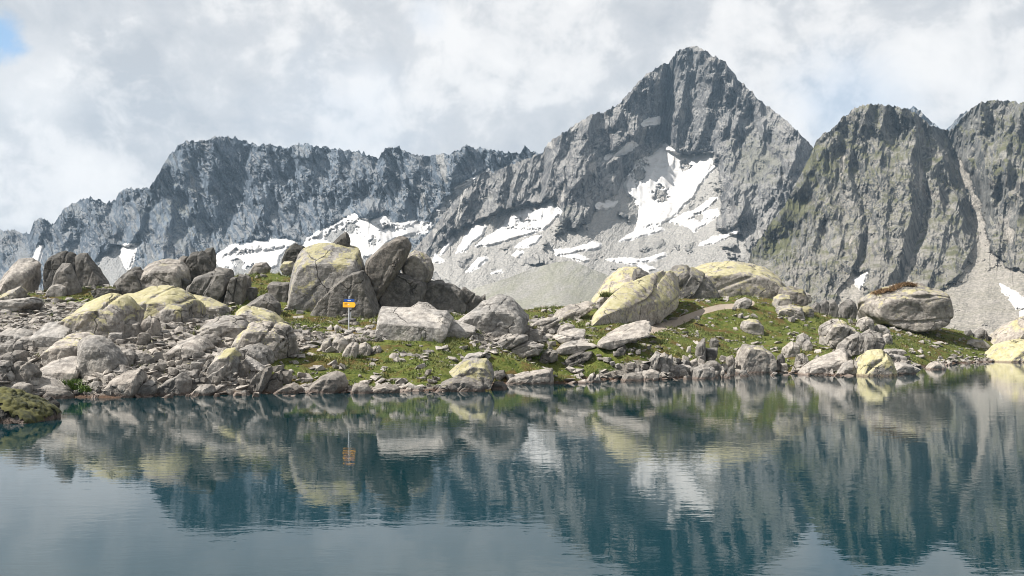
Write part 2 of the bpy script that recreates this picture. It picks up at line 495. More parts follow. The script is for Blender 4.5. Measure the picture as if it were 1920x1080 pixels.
# ------------------------------------------------------------------ mountains
SNOW = {
    'left': [
        ([(64, 490), (70, 474), (79, 461), (77, 473), (72, 490)], []),
        ([(228, 464), (259, 457), (252, 476), (247, 492), (241, 508), (232, 496), (226, 480)], []),
        ([(400, 486), (412, 474), (440, 461), (452, 465), (480, 455), (512, 452), (535, 450), (556, 455), (540, 466), (525, 480), (520, 498), (478, 512), (462, 505), (448, 496), (434, 502), (415, 500)], [(452, 476, 7, 4), (447, 495, 9, 7), (476, 508, 10, 12)]),
        ([(560, 470), (580, 448), (600, 435), (640, 415), (665, 401), (672, 410), (700, 412), (720, 409), (735, 424), (760, 418), (790, 420), (808, 420), (800, 432), (770, 440), (745, 445), (722, 458), (706, 478), (680, 482), (665, 470), (640, 470), (600, 470)], [(632, 445, 22, 16), (660, 428, 12, 12), (700, 455, 9, 7), (720, 424, 7, 3)]),
        ([(852, 354), (872, 342), (890, 333), (905, 326), (916, 320), (912, 327), (890, 338), (866, 350)], []),
        ([(820, 395), (835, 390), (832, 398)], []),
    ],
    'peak': [
        ([(855, 474), (866, 456), (875, 440), (888, 421), (900, 422), (911, 426), (905, 440), (885, 455), (872, 470)], []),
        ([(893, 462), (905, 450), (926, 436), (948, 420), (958, 400), (990, 393), (1000, 398), (1018, 384), (1035, 377), (1040, 388), (1050, 396), (1040, 412), (1020, 430), (985, 441), (960, 448), (920, 459)], [(985, 415, 13, 3), (1000, 432, 16, 3), (962, 428, 8, 2)]),
        ([(966, 463), (990, 448), (1016, 441), (1008, 453), (988, 463)], []),
        ([(874, 510), (884, 499), (893, 490), (908, 482), (914, 486), (898, 498), (884, 508)], []),
        ([(826, 478), (834, 462), (846, 444), (850, 448), (840, 465)], []),
        ([(811, 492), (818, 478), (824, 484), (832, 490)], []),
        ([(960, 478), (972, 471), (980, 474), (972, 483)], []),
        ([(920, 512), (940, 506), (942, 511)], []),
        ([(1040, 468), (1062, 469), (1086, 463), (1112, 454), (1128, 458), (1124, 466), (1095, 469), (1070, 475), (1044, 479)], []),
        ([(1058, 480), (1080, 476), (1104, 487), (1094, 491), (1074, 484)], []),
        ([(1120, 386), (1140, 378), (1158, 378), (1150, 388), (1134, 393)], []),
        ([(1137, 296), (1160, 282), (1186, 268), (1192, 272), (1168, 286)], []),
        ([(1203, 232), (1218, 224), (1234, 223), (1234, 229), (1215, 231)], []),
        ([(1172, 345), (1186, 322), (1196, 303), (1225, 291), (1240, 278), (1248, 274), (1264, 286), (1290, 294), (1332, 287), (1334, 306), (1326, 330), (1308, 352), (1302, 368), (1282, 384), (1268, 402), (1244, 416), (1236, 424), (1244, 432), (1212, 440), (1190, 448), (1162, 452), (1190, 434), (1198, 410), (1200, 392), (1190, 374), (1176, 362)], [(1240, 365, 15, 15), (1286, 312, 7, 12), (1196, 327, 12, 20), (1222, 425, 14, 3), (1204, 306, 8, 7)]),
        ([(1256, 416), (1280, 402), (1300, 396), (1318, 384), (1333, 372), (1345, 370), (1334, 384), (1318, 398), (1345, 392), (1348, 402), (1322, 420), (1302, 434), (1290, 424), (1272, 420)], [(1310, 408, 12, 7), (1290, 412, 6, 3)]),
        ([(1314, 330), (1330, 318), (1344, 306), (1340, 316), (1324, 330)], []),
        ([(1312, 460), (1336, 445), (1358, 440), (1383, 431), (1370, 443), (1342, 455)], []),
        ([(1136, 486), (1170, 484), (1196, 487), (1222, 482), (1247, 473), (1248, 480), (1220, 490), (1196, 490), (1210, 497), (1232, 505), (1216, 508), (1192, 495), (1160, 491)], []),
    ],
    'right': [
        ([(1600, 524), (1612, 520), (1625, 512), (1622, 526), (1612, 542), (1606, 534)], []),
        ([(1876, 533), (1888, 540), (1908, 550), (1922, 563), (1924, 580), (1906, 578), (1892, 562), (1896, 556), (1880, 548)], []),
        ([(1912, 585), (1926, 578), (1930, 605), (1916, 600)], []),
    ],
}


def line_field(px, py, lines):
    out = np.zeros(px.shape)
    for pts, amp, wid, asym in lines:
        m = (px > min(p[0] for p in pts) - wid * 3) & (px < max(p[0] for p in pts) + wid * 3)
        if not m.any(): continue
        d, s = seg_dist(px[m], py[m], pts)
        w = np.where(s > 0, wid / asym, wid * asym)
        out[m] += amp * np.clip(1 - d / (w * 2), 0, 1) ** 1.4
    return out


MOUNTAINS = {
    'left': dict(
        name='mountain_ridge', mat=M_left, step=1.6, px=(-160, 1110), bottom=600,
        top=[(-160, 460), (-60, 440), (0, 432), (25, 430), (45, 433), (55, 438), (62, 418), (78, 408), (85, 412), (100, 420), (115, 400), (122, 388), (142, 378), (165, 370), (185, 372), (195, 376), (208, 378), (218, 372), (225, 358), (240, 354), (262, 353), (280, 352), (292, 335), (300, 320), (314, 295), (335, 272), (352, 263), (380, 264), (402, 257), (440, 256), (470, 268), (508, 270), (528, 274), (538, 278), (552, 268), (580, 270), (640, 280), (680, 285), (700, 294), (709, 296), (722, 278), (745, 272), (762, 285), (790, 292), (830, 288), (858, 282), (872, 272), (900, 276), (940, 284), (975, 287), (984, 272), (992, 282), (1015, 285), (1060, 290), (1110, 300)],
        depth=[(-160, 460, 1500), (0, 430, 1480), (200, 375, 1450), (280, 352, 1430), (400, 258, 1480), (550, 268, 1500), (700, 290, 1500), (870, 272, 1500), (1020, 285, 1520), (1110, 300, 1540),
               (-160, 540, 1250), (0, 520, 1280), (100, 470, 1350), (200, 500, 1270), (250, 470, 1300), (400, 450, 1340), (550, 440, 1340), (700, 410, 1360), (800, 400, 1390), (900, 350, 1440), (950, 350, 1470),
               (0, 600, 1050), (250, 540, 1150), (450, 500, 1210), (650, 450, 1290), (650, 500, 1180), (800, 440, 1330), (800, 520, 1180), (400, 600, 1000), (900, 600, 1000), (1100, 600, 1000)],
        lines=[([(300, 320), (282, 360), (262, 420), (240, 470)], 45, 26, 1.5), ([(283, 352), (278, 400), (262, 450)], -30, 10, 1), ([(402, 258), (392, 330), (370, 420), (345, 480)], 30, 34, 1.5),
               ([(350, 265), (335, 340), (310, 430), (290, 500)], 26, 24, 1.5), ([(470, 268), (445, 340), (430, 400), (420, 450)], -22, 14, 1), ([(530, 276), (510, 340), (480, 420), (470, 445)], 26, 26, 1.5),
               ([(580, 270), (575, 330), (560, 400)], 16, 22, 1.5), ([(640, 280), (625, 340), (600, 410)], 22, 22, 1.6), ([(706, 296), (695, 340), (680, 370), (660, 395)], -34, 14, 1), ([(725, 278), (720, 320), (700, 370), (690, 400)], 34, 20, 1.6),
               ([(790, 292), (780, 330), (755, 380), (735, 415)], 18, 20, 1.5), ([(872, 272), (855, 320), (845, 345)], 30, 20, 1.6), ([(62, 418), (75, 440), (55, 490)], 26, 18, 1.5), ([(120, 390), (130, 430), (110, 480)], 24, 18, 1.5),
               ([(170, 372), (180, 420), (185, 450)], 26, 20, 1.5), ([(225, 358), (232, 400), (215, 440)], 20, 16, 1.5), ([(98, 422), (95, 450), (75, 475)], -20, 10, 1), ([(210, 380), (205, 420), (220, 455)], -20, 10, 1)],
        scree=[[(165, 520), (190, 475), (215, 455), (240, 460), (262, 455), (252, 480), (245, 510), (240, 560), (170, 560)], [(400, 490), (440, 470), (560, 460), (600, 440), (660, 402), (735, 425), (800, 415), (850, 350), (905, 322), (895, 345), (840, 395), (790, 440), (700, 480), (640, 560), (420, 560)]],
        green=[(330, 400, 60, 0.35)], lean=-0.35, amp=1.0, seed=3),
    'peak': dict(
        name='mountain_peak', mat=M_peak, step=1.4, px=(690, 1580), bottom=625,
        top=[(690, 520), (740, 492), (765, 478), (790, 452), (812, 428), (830, 402), (850, 378), (880, 350), (905, 322), (925, 322), (950, 312), (985, 298), (1000, 292), (1018, 287), (1024, 272), (1045, 252), (1062, 244), (1085, 228), (1110, 214), (1140, 206), (1165, 190), (1180, 172), (1205, 145), (1228, 128), (1244, 118), (1254, 120), (1262, 106), (1272, 94), (1290, 88), (1305, 86), (1322, 94), (1340, 104), (1352, 108), (1366, 122), (1385, 148), (1400, 162), (1420, 182), (1446, 204), (1470, 222), (1498, 248), (1520, 270), (1545, 300), (1580, 340)],
        depth=[(690, 520, 1250), (830, 402, 1330), (905, 322, 1400), (1020, 287, 1440), (1060, 245, 1440), (1140, 206, 1500), (1210, 145, 1560), (1250, 120, 1600), (1300, 87, 1600), (1350, 108, 1590), (1440, 205, 1480), (1520, 270, 1350), (1580, 340, 1300),
               (900, 400, 1290), (1000, 350, 1350), (1080, 330, 1310), (1180, 270, 1475), (1250, 270, 1500), (1330, 280, 1480), (1400, 300, 1380), (1470, 330, 1260), (1250, 350, 1400), (1185, 345, 1395), (1140, 350, 1375), (1140, 300, 1440), (1170, 390, 1330), (1200, 420, 1295), (1300, 400, 1310), (1345, 340, 1350), (1335, 390, 1290), (1100, 400, 1240), (1050, 410, 1230), (1420, 400, 1210),
               (860, 470, 1180), (960, 450, 1190), (1080, 470, 1120), (1200, 450, 1200), (1300, 440, 1200), (1400, 450, 1130), (850, 560, 950), (1000, 560, 950), (1200, 530, 1000), (1330, 530, 960), (700, 620, 850), (1000, 625, 820), (1300, 625, 800), (1500, 500, 1000), (1560, 620, 800)],
        lines=[([(1256, 122), (1252, 180), (1246, 230), (1241, 276)], -42, 10, 1), ([(1244, 118), (1225, 170), (1215, 215), (1190, 250)], 30, 18, 1.7), ([(1205, 145), (1170, 200), (1140, 250), (1110, 300)], 26, 22, 1.7),
               ([(1290, 88), (1285, 150), (1275, 220), (1265, 280)], 30, 18, 1.7), ([(1322, 94), (1335, 150), (1322, 220), (1305, 285)], 26, 18, 1.7), ([(1345, 105), (1362, 160), (1352, 230), (1340, 285)], 30, 20, 1.7),
               ([(1352, 108), (1392, 200), (1372, 260), (1368, 330), (1385, 400)], 36, 22, 1.7), ([(1398, 205), (1415, 240), (1450, 290)], -16, 10, 1), ([(1420, 182), (1430, 250), (1412, 300), (1400, 350), (1385, 430)], 30, 22, 1.7),
               ([(1498, 248), (1490, 300), (1462, 360), (1435, 430), (1410, 470)], 44, 24, 1.8), ([(1470, 330), (1445, 390), (1400, 445)], -22, 12, 1),
               ([(1190, 285), (1140, 305), (1100, 320), (1070, 350), (1055, 400), (1042, 428)], 26, 24, 1.8), ([(1180, 300), (1150, 340), (1120, 370), (1100, 400)], 25, 20, 1.6), ([(1235, 235), (1200, 245), (1150, 290)], 22, 12, 1.3), ([(1060, 245), (1040, 300), (1026, 350), (1018, 380)], 36, 20, 1.7),
               ([(1022, 285), (1020, 330), (1012, 370)], -30, 8, 1), ([(1000, 292), (990, 340), (975, 385)], 26, 16, 1.7), ([(950, 312), (938, 350), (925, 395), (905, 425)], 32, 16, 1.7), ([(905, 322), (890, 360), (870, 400), (845, 440)], 34, 18, 1.7), ([(870, 370), (850, 400), (820, 440), (800, 470)], 26, 14, 1.6),
               ([(975, 310), (965, 350), (955, 395)], 20, 12, 1.7), ([(1110, 214), (1085, 270), (1060, 310)], 22, 18, 1.7), ([(1060, 412), (1045, 440), (1010, 470)], 22, 16, 1.6)],
        scree=[[(780, 640), (790, 500), (850, 430), (890, 415), (960, 385), (1045, 372), (1055, 420), (1040, 440), (1100, 420), (1130, 380), (1170, 340), (1190, 300), (1240, 270), (1270, 288), (1340, 284), (1345, 320), (1355, 380), (1345, 430), (1390, 440), (1400, 470), (1440, 430), (1480, 420), (1600, 640)]],
        green=[(1420, 300, 45, 0.5), (1060, 420, 25, 0.3), (1330, 480, 50, 0.1)], lean=0.12, amp=1.0, seed=11),
    'right': dict(
        name='mountain_wall', mat=M_right, step=1.4, px=(1340, 2150), bottom=640,
        top=[(1340, 600), (1375, 545), (1396, 505), (1410, 470), (1440, 425), (1470, 385), (1500, 330), (1520, 290), (1528, 268), (1545, 248), (1562, 240), (1576, 222), (1600, 203), (1632, 193), (1650, 196), (1670, 198), (1700, 203), (1722, 215), (1742, 232), (1760, 240), (1774, 246), (1790, 240), (1806, 218), (1825, 200), (1842, 190), (1880, 187), (1920, 192), (1980, 205), (2060, 230), (2150, 270)],
        depth=[(1340, 600, 720), (1400, 500, 830), (1500, 330, 960), (1560, 240, 1040), (1632, 193, 1080), (1700, 203, 1080), (1774, 246, 1120), (1842, 190, 1080), (1920, 192, 1060), (2150, 270, 1050),
               (1560, 330, 950), (1640, 330, 950), (1720, 330, 960), (1790, 340, 1040), (1850, 330, 960), (1920, 330, 940), (1480, 450, 850), (1560, 450, 820), (1640, 450, 810), (1720, 450, 830), (1800, 430, 900), (1835, 420, 950), (1880, 430, 880),
               (1450, 550, 740), (1560, 540, 720), (1660, 530, 720), (1760, 530, 740), (1830, 500, 800), (1900, 480, 800), (1600, 620, 600), (1750, 620, 560), (1850, 600, 570), (1950, 600, 560), (2150, 600, 560), (1350, 640, 640)],
        lines=[([(1576, 222), (1545, 280), (1500, 350), (1450, 430)], 26, 20, 1.6), ([(1632, 193), (1610, 250), (1590, 310), (1605, 380), (1618, 440), (1600, 500), (1580, 550)], 30, 18, 1.7), ([(1590, 290), (1610, 350), (1627, 430), (1622, 470), (1590, 545)], -30, 12, 1),
               ([(1560, 260), (1540, 320), (1560, 390), (1575, 450), (1550, 530)], 24, 18, 1.7), ([(1545, 330), (1530, 390), (1520, 450), (1510, 530)], 22, 16, 1.7), ([(1500, 400), (1490, 460), (1485, 540)], 16, 14, 1.7),
               ([(1665, 198), (1650, 260), (1655, 330), (1650, 400), (1655, 470), (1640, 540)], 28, 18, 1.7), ([(1700, 203), (1712, 260), (1700, 330), (1710, 400), (1690, 470), (1660, 545)], 34, 20, 1.7), ([(1730, 300), (1742, 360), (1726, 430), (1714, 480), (1695, 530)], -30, 10, 1),
               ([(1742, 232), (1765, 300), (1790, 360), (1805, 430), (1822, 470), (1800, 510), (1760, 545)], 40, 22, 1.8), ([(1760, 350), (1770, 420), (1760, 480), (1740, 530)], 26, 14, 1.7), ([(1775, 250), (1795, 310), (1825, 380), (1838, 440), (1842, 475)], -46, 12, 1),
               ([(1842, 190), (1835, 250), (1850, 320), (1862, 400), (1856, 460)], 34, 18, 1.7), ([(1890, 300), (1885, 360), (1875, 430), (1870, 480)], 26, 14, 1.7), ([(1920, 192), (1905, 260), (1915, 330), (1905, 430), (1900, 500)], 34, 20, 1.7), ([(1990, 210), (1970, 300), (1960, 400), (1950, 500)], 30, 22, 1.6)],
        scree=[[(1776, 248), (1800, 290), (1835, 370), (1848, 420), (1858, 470), (1900, 505), (2150, 520), (2150, 660), (1560, 660), (1562, 580), (1580, 535), (1600, 505), (1618, 520), (1625, 560), (1690, 552), (1760, 548), (1800, 515), (1824, 480), (1832, 440), (1818, 380), (1790, 310)], [(1690, 540), (1700, 500), (1718, 470), (1716, 500), (1705, 545)]],
        green=[(1540, 310, 26, 0.35), (1640, 240, 70, 0.12), (1450, 440, 26, 0.55), (1870, 240, 90, 0.18), (1495, 380, 22, 0.4)], lean=0.05, amp=0.95, seed=23),
    'moraine': dict(
        name='moraine_slope', mat=M_peak, step=2.0, px=(700, 1420), bottom=640,
        top=[(700, 640), (780, 585), (850, 556), (900, 537), (950, 522), (1000, 503), (1040, 492), (1070, 489), (1100, 500), (1150, 520), (1210, 545), (1300, 575), (1420, 640)],
        depth=[(700, 640, 560), (850, 556, 820), (1000, 503, 910), (1070, 489, 940), (1150, 520, 900), (1300, 575, 780), (1420, 640, 600), (900, 600, 560), (1050, 580, 580), (1200, 600, 560), (1000, 640, 450), (1200, 640, 450)],
        lines=[([(1070, 489), (980, 560), (900, 640)], 10, 30, 1.3)], scree=[[(600, 700), (600, 400), (1500, 400), (1500, 700)]], green=[(1000, 560, 120, 0.2)], lean=0.9, amp=0.5, seed=31, scgreen=0.8),
    'far': dict(
        name='distant_summit', mat=M_left, step=2.0, px=(1660, 1900), bottom=420,
        top=[(1660, 240), (1690, 212), (1712, 195), (1725, 207), (1745, 226), (1772, 246), (1782, 236), (1800, 215), (1830, 200), (1860, 196), (1900, 210)],
        depth=[(1660, 240, 1750), (1712, 195, 1800), (1900, 200, 1800), (1700, 420, 1500), (1850, 420, 1500)],
        lines=[], scree=[], green=[], lean=0.2, amp=0.8, seed=41),
}


def snow_sd(px, py, polys):
    best = np.full(px.shape, -60.0)
    for poly, holes in polys:
        xs = [p[0] for p in poly]; ys = [p[1] for p in poly]
        m = (px > min(xs) - 14) & (px < max(xs) + 14) & (py > min(ys) - 14) & (py < max(ys) + 14)
        if not m.any(): continue
        x = px[m]; y = py[m]
        s = poly_sd(x, y, poly)
        ux = fbm(x / 11, y / 11, 3, 0.6, 81) * 16; uy = fbm(x / 11, y / 11, 3, 0.6, 82) * 13
        for hx, hy, rx, ry in holes:
            s = np.minimum(s, (np.hypot((x + ux - hx) / rx, (y + uy - hy) / ry) - 1) * min(rx, ry))
        best[m] = np.maximum(best[m], s)
    return best + 2.2 + fbm(px / 9, py / 9, 3, 0.6, 77) * 2.8 + fbm(px / 2.6, py / 2.6, 2, 0.6, 78) * 1.0


def mountain_fields(key, px, py):
    """depth of the smooth body, of the rock surface, and the masks, for rays (px, py)"""
    M = MOUNTAINS[key]
    s = M['seed']
    base = M['rbf'](px, py)
    wx = fbm(px / 60, py / 60, 3, 0.5, s + 60) * 22; wy = fbm(px / 50, py / 50, 3, 0.5, s + 61) * 22
    body = line_field(px + wx * 0.35, py + wy * 0.35, M['lines'])
    X = px + wx + (py - 400) * M['lean']; Y = (py + wy) * 0.36
    r1 = ridged(X / 62, Y / 62, 3, 0.5, s)
    r2 = ridged(X / 21 + 3, Y / 21, 3, 0.55, s + 5)
    iso = ridged((px + wx) / 15, (py + wy) / 15, 4, 0.6, s + 9)
    fine = fbm(px / 4.2 + wx, py / 5.5, 3, 0.6, s + 14)
    wx2 = fbm(px / 28, py / 28, 2, 0.5, s + 70) * 5; wy2 = fbm(px / 28, py / 28, 2, 0.5, s + 71) * 5
    U = px + wx2 + (py - 400) * M['lean']; Vv = py + wy2
    c0 = crag_noise(U / 20, Vv / 120, s + 4); c1 = crag_noise(U / 34, Vv / 66, s + 1); c2 = crag_noise(U / 10 + 0.4 * c1, Vv / 30, s + 2); c3 = crag_noise(U / 5.2, Vv / 12, s + 3)
    c4 = crag_noise((U + 0.7 * Vv) / 22, (Vv - 0.7 * U) / 58, s + 6)
    calm = 0.45 + 0.75 * smooth(fbm(px / 70, py / 55, 3, 0.5, s + 90), -0.25, 0.25)
    rock = (24 * r1 + 6 * r2 + 15 * c0 + 20 * c1 + 13 * c4 + (15 * c2 + 10 * c3 + 3 * iso + 3.0 * fine) * calm * (1.25 if key == 'left' else 1.1)) * M['amp']
    scree = np.zeros(px.shape)
    for poly in M['scree']:
        sdv = poly_sd(px, py, poly) + fbm(px / 22, py / 22, 4, 0.6, s + 20) * 14
        scree = np.maximum(scree, smooth(sdv, -2, 5))
    snow = snow_sd(px, py, SNOW[key]) if key in SNOW else np.full(px.shape, -60.0)
    crag = smooth(fbm(px / 45, py / 28, 4, 0.6, s + 33), 0.17, 0.30) * (0.85 if key == 'peak' else 0.35 if key == 'right' else 0.0)
    scree = scree * (1 - crag * smooth(-snow, 3, 16))
    near = smooth(snow, -7, 2)
    soft = 6 * fbm(px / 40, py / 26, 4, 0.5, s + 25) + 2.6 * fbm(px / 3.5, py / 3.5, 2, 0.6, s + 26) + (5 * crag_noise(px / 12, py / 9, s + 27) + 2) * (1 - near) + (6 * crag_noise(px / 14, py / 14, s + 29) if key == 'moraine' else 0) + 16 * r1 * M['amp'] + 7 * M['amp'] + 3.0 * fbm((px + py * 0.8) / 9, py / 60, 3, 0.6, s + 28)
    near = smooth(snow, -7, 2)
    rockd = rock * (1 - 0.92 * near) + near * 0.92 * 24 * M['amp'] * 1.0
    surf = rockd * (1 - scree) + soft * scree
    body0 = scree
    chute = smooth(-c0, 0.02, 0.22) * smooth(fbm(px / 50, py / 70, 3, 0.5, s + 95), -0.05, 0.25) * 0.75
    scree = np.maximum(scree, chute)
    bodyk = body * (1.05 if key == 'right' else 0.95 if key == 'left' else 1.25) * (1 - 0.65 * body0) * (1 - 0.5 * smooth(snow, -12, 6))
    k = np.clip(base / 1400, 0.4, 1.1)
    D = base - (bodyk + surf) * k
    # the snow is a smooth sheet that fills the hollows and dives under the rock at its edge
    smooth_surf = (26 * M['amp'] * (1 - body0) + (16 * r1 * M['amp'] + 7 * M['amp'] + 6 * fbm(px / 40, py / 26, 2, 0.5, s + 25)) * body0)
    Ds = base - (bodyk + smooth_surf * 1.0) * k - (9.0 * smooth(snow, 0, 5) - 6.0 * (1 - smooth(snow, -5, 0)))
    green = np.full(px.shape, 0.16 if key == 'right' else 0.0)
    for gx, gy, gr, ga in M['green']:
        green += ga * np.exp(-((px - gx) ** 2 + (py - gy) ** 2) / (2.0 * gr * gr))
    return D, Ds, scree, snow, green


def build_mountain(key):
    M = MOUNTAINS[key]
    M['rbf'] = RBF([(x, y, d) for x, y, d in M['depth']], 25.0)
    px = np.arange(M['px'][0], M['px'][1] + 0.1, M['step'])
    tp = np.array(M['top'], float)
    top = np.interp(px, tp[:, 0], tp[:, 1])
    if key != 'moraine':
        top = top - (ridged(px / 17, px * 0 + M['seed'], 4, 0.65, M['seed'] + 50) - 0.62) * (9 if key == 'left' else 7) - perlin2(px / 3.1, px * 0 + 2.5, 9) * 1.8
    nr = int((M['bottom'] - top.min()) / M['step'])
    v = np.linspace(0, 1, nr)[:, None]
    PX = np.repeat(px[None], nr, 0)
    PY = M['bottom'] + (top[None] - M['bottom']) * v
    D, Ds, scree, snow, green = mountain_fields(key, PX, PY)
    P = world_xyz(PX, PY, D)
    # the far side, falling away behind the crest
    back = []
    for k, (dd, dz) in enumerate(((8, 5), (30, 30), (90, 110), (260, 330))):
        q = P[-1].copy(); q[:, 1] += dd; q[:, 0] *= 1 + dd / 4000; q[:, 2] -= dz * (0.7 + 0.3 * np.abs(perlin2(px / 20, px * 0 + k, 3)))
        q[:, 2] = np.maximum(q[:, 2], -60 - 5 * k)
        back.append(q)
    P = np.concatenate([P, np.stack(back)], 0)
    pad = lambda a: np.concatenate([a, np.repeat(a[-1:], 4, 0)], 0)
    scg = np.full(scree.shape, M.get('scgreen', 0.0))
    me = mesh_np(M['name'], P, grid_faces(P.shape[0], P.shape[1]), M['mat'], False,
                 {'scree': pad(scree), 'green': pad(green), 'scgreen': pad(scg)})
    o = link(bpy.data.objects.new(M['name'], me)); tag(o, kind='structure')
    for poly, holes in SNOW.get(key, []):
        xs = [p[0] for p in poly]; ys = [p[1] for p in poly]
        st = 1.25
        gx = np.arange(min(xs) - 7, max(xs) + 7, st); gy = np.arange(max(ys) + 7, min(ys) - 7, -st)
        gx = gx[(gx > M['px'][0]) & (gx < M['px'][1])]
        if len(gx) < 3: continue
        X, Y = np.meshgrid(gx, gy)
        d, ds, _, sn, _ = mountain_fields(key, X, Y)
        ok = sn > -3.5
        Pn = world_xyz(X, Y, ds)
        Fc = grid_faces(X.shape[0], X.shape[1])
        keep = ok.ravel()[Fc].all(1)
        Fc = Fc[keep]
        if len(Fc) < 4: continue
        used, inv = np.unique(Fc, return_inverse=True)
        me = mesh_np('snowfield', Pn.reshape(-1, 3)[used], inv.reshape(-1, 4), M_snow)
        s = link(bpy.data.objects.new('snowfield', me)); s.parent = o
    return o


for k in ('left', 'peak', 'right', 'moraine', 'far'):
    build_mountain(k)

# ------------------------------------------------------------------ knoll by the lake
SHORE = [(-600, 745), (-200, 745), (0, 742), (130, 745), (300, 741), (500, 738), (620, 737), (700, 735), (780, 734), (850, 733), (900, 729), (940, 721), (1040, 714), (1100, 717), (1180, 712), (1280, 709), (1400, 700), (1500, 701), (1600, 704), (1680, 702), (1700, 691), (1760, 686), (1820, 680), (1880, 678), (1990, 677), (2300, 678)]
sx = [EYE * F / (y - HZ) for x, y in SHORE]
ctrl = []
for (x, y), d in zip(SHORE, sx):
    X = (x - 960) / F * d
    ctrl += [(X, d, 0.0), (X * (d - 5) / d, d - 5, -1.1), (X * (d - 14) / d, d - 14, -3.0)]
GP = [(655, 628, 61), (900, 602, 66), (600, 588, 69), (760, 588, 70), (860, 590, 72), (500, 515, 78), (560, 520, 79), (1000, 600, 78), (1060, 584, 84), (1120, 573, 88), (1380, 571, 93), (1240, 620, 76), (1200, 600, 84), (1300, 566, 92), (1400, 557, 101), (1480, 570, 102), (1590, 600, 104), (1700, 612, 110), (1780, 617, 115), (1870, 640, 116),
      (1150, 640, 68), (1400, 640, 82), (1550, 640, 86), (1750, 652, 99), (1850, 662, 105), (800, 662, 56), (950, 660, 61), (750, 700, 51.5), (550, 682, 51.5), (600, 642, 57),
      (50, 642, 52), (200, 650, 51), (400, 652, 52), (100, 600, 62), (250, 602, 60), (450, 604, 61), (100, 562, 71), (250, 546, 74), (400, 522, 77), (0, 562, 70), (180, 542, 75), (350, 562, 72), (470, 560, 71), (50, 702, 44), (200, 710, 45), (400, 702, 47.5), (300, 680, 49), (1300, 668, 70), (1500, 665, 76), (1640, 660, 80), (1000, 690, 57.5), (1180, 690, 62),
      (-300, 600, 62), (-300, 560, 74), (-600, 590, 70), (1990, 640, 118), (2200, 640, 120), (2300, 660, 112)]
for x, y, d in GP:
    ctrl.append(((x - 960) / F * d, d, EYE + (HZ - y) / F * d))
for x, ds in ((-600, (95, 130, 170)), (-200, (95, 130, 170)), (100, (95, 130, 170)), (300, (95, 130, 170)), (500, (98, 130, 170)), (700, (98, 130, 170)), (900, (100, 130, 170)), (1100, (108, 135, 170)), (1300, (118, 140, 170)), (1500, (122, 145, 175)), (1700, (128, 148, 178)), (1900, (132, 150, 180)), (2200, (135, 150, 180))):
    for d, z in zip(ds, (2.2, -4, -14)):
        ctrl.append(((x - 960) / F * d, d, z))
RB = RBF(ctrl, 2.5)
PATH_W = [(x, y) for x, y in [(1215, 618, ), (1250, 610), (1290, 594), (1320, 582), (1350, 575), (1385, 573), (1410, 568)]]


def ground_z(x, y):
    z = RB(x, y)
    pr = 1 - np.abs(perlin2(x / 2.3, y / 3.4, 5))
    rel = smooth(z, -0.3, 0.8)
    return z + rel * (0.22 * fbm(x / 3.0, y / 3.0, 4, 0.5, 3) + 0.10 * (pr - 0.7) + 0.05 * fbm(x / 0.6, y / 0.6, 2, 0.5, 8)) + (1 - rel) * 0.05 * fbm(x / 1.5, y / 1.5, 2, 0.5, 8)


GRAVEL = [[(-400, 760), (-400, 560), (0, 575), (80, 560), (180, 575), (160, 600), (420, 590), (430, 610), (560, 620), (700, 625), (720, 640), (600, 645), (560, 660), (480, 690), (520, 725), (560, 760)],
          [(880, 622), (1050, 600), (1040, 640), (900, 660)], [(1110, 725), (1120, 690), (1220, 670), (1300, 680), (1380, 690), (1400, 725)], [(560, 745), (560, 722), (1000, 716), (1000, 745)], [(1560, 712), (1640, 650), (1720, 690), (1800, 670), (1930, 672), (1930, 700)]]
px = np.concatenate([np.arange(-900, -60, 14.0), np.arange(-60, 1990, 3.0), np.arange(1990, 2900, 14.0)])
dd = np.concatenate([np.arange(24, 36, 0.6), np.arange(36, 96, 0.24), np.arange(96, 122, 0.32), np.arange(122, 185, 2.0)])
PX, DD = np.meshgrid(px, dd)
GX = (PX - 960) / F * DD
GZ = ground_z(GX, DD)
PYs = HZ - (GZ - EYE) / DD * F
grav = np.zeros(PX.shape)
for poly in GRAVEL:
    grav = np.maximum(grav, smooth(poly_sd(PX, PYs, poly), -12, 10))
pd, _ = seg_dist(PX, PYs, PATH_W)
pathm = smooth(-pd / (4.0 + 3.0 * smooth(PYs, 575, 615)), -1.9, -0.5)
GZ = GZ - 0.06 * pathm
gm = mesh_np('grassy_knoll', np.stack([GX, DD, GZ], -1), grid_faces(len(dd), len(px)), M_ground, True, {'gravel': grav, 'path': pathm})
tag(link(bpy.data.objects.new('ground', gm)), kind='structure')


def terrain_sheet():
    t = np.sinh(np.linspace(-1, 1, 170) * 5.2) / np.sinh(5.2)
    xs = t * 2600; ys = t * 2600 + 40
    X, Y = np.meshgrid(xs, ys)
    r = np.hypot(X / 1.5, Y - 50)
    z = np.where(Y > 40, smooth(Y, 150, 330) * -26 - 5, -5.0)
    bank = smooth(-Y, -1.5, 3.0) * 6.2                       # the near shore the camera stands on
    z = np.where(Y < 40, z + bank * 1.0, z)
    z = z + smooth(np.abs(X), 110, 190) * 9 * (Y < 150) + smooth(r, 900, 2600) * 40
    z = z + fbm(X / 60, Y / 60, 3, 0.5, 2) * smooth(r, 60, 200) * 3
    me = mesh_np('terrain', np.stack([X, Y, z], -1), grid_faces(170, 170), M_ground, True, {'gravel': np.full(X.shape, 0.4), 'path': np.zeros(X.shape)})
    tag(link(bpy.data.objects.new('terrain', me)), kind='structure')


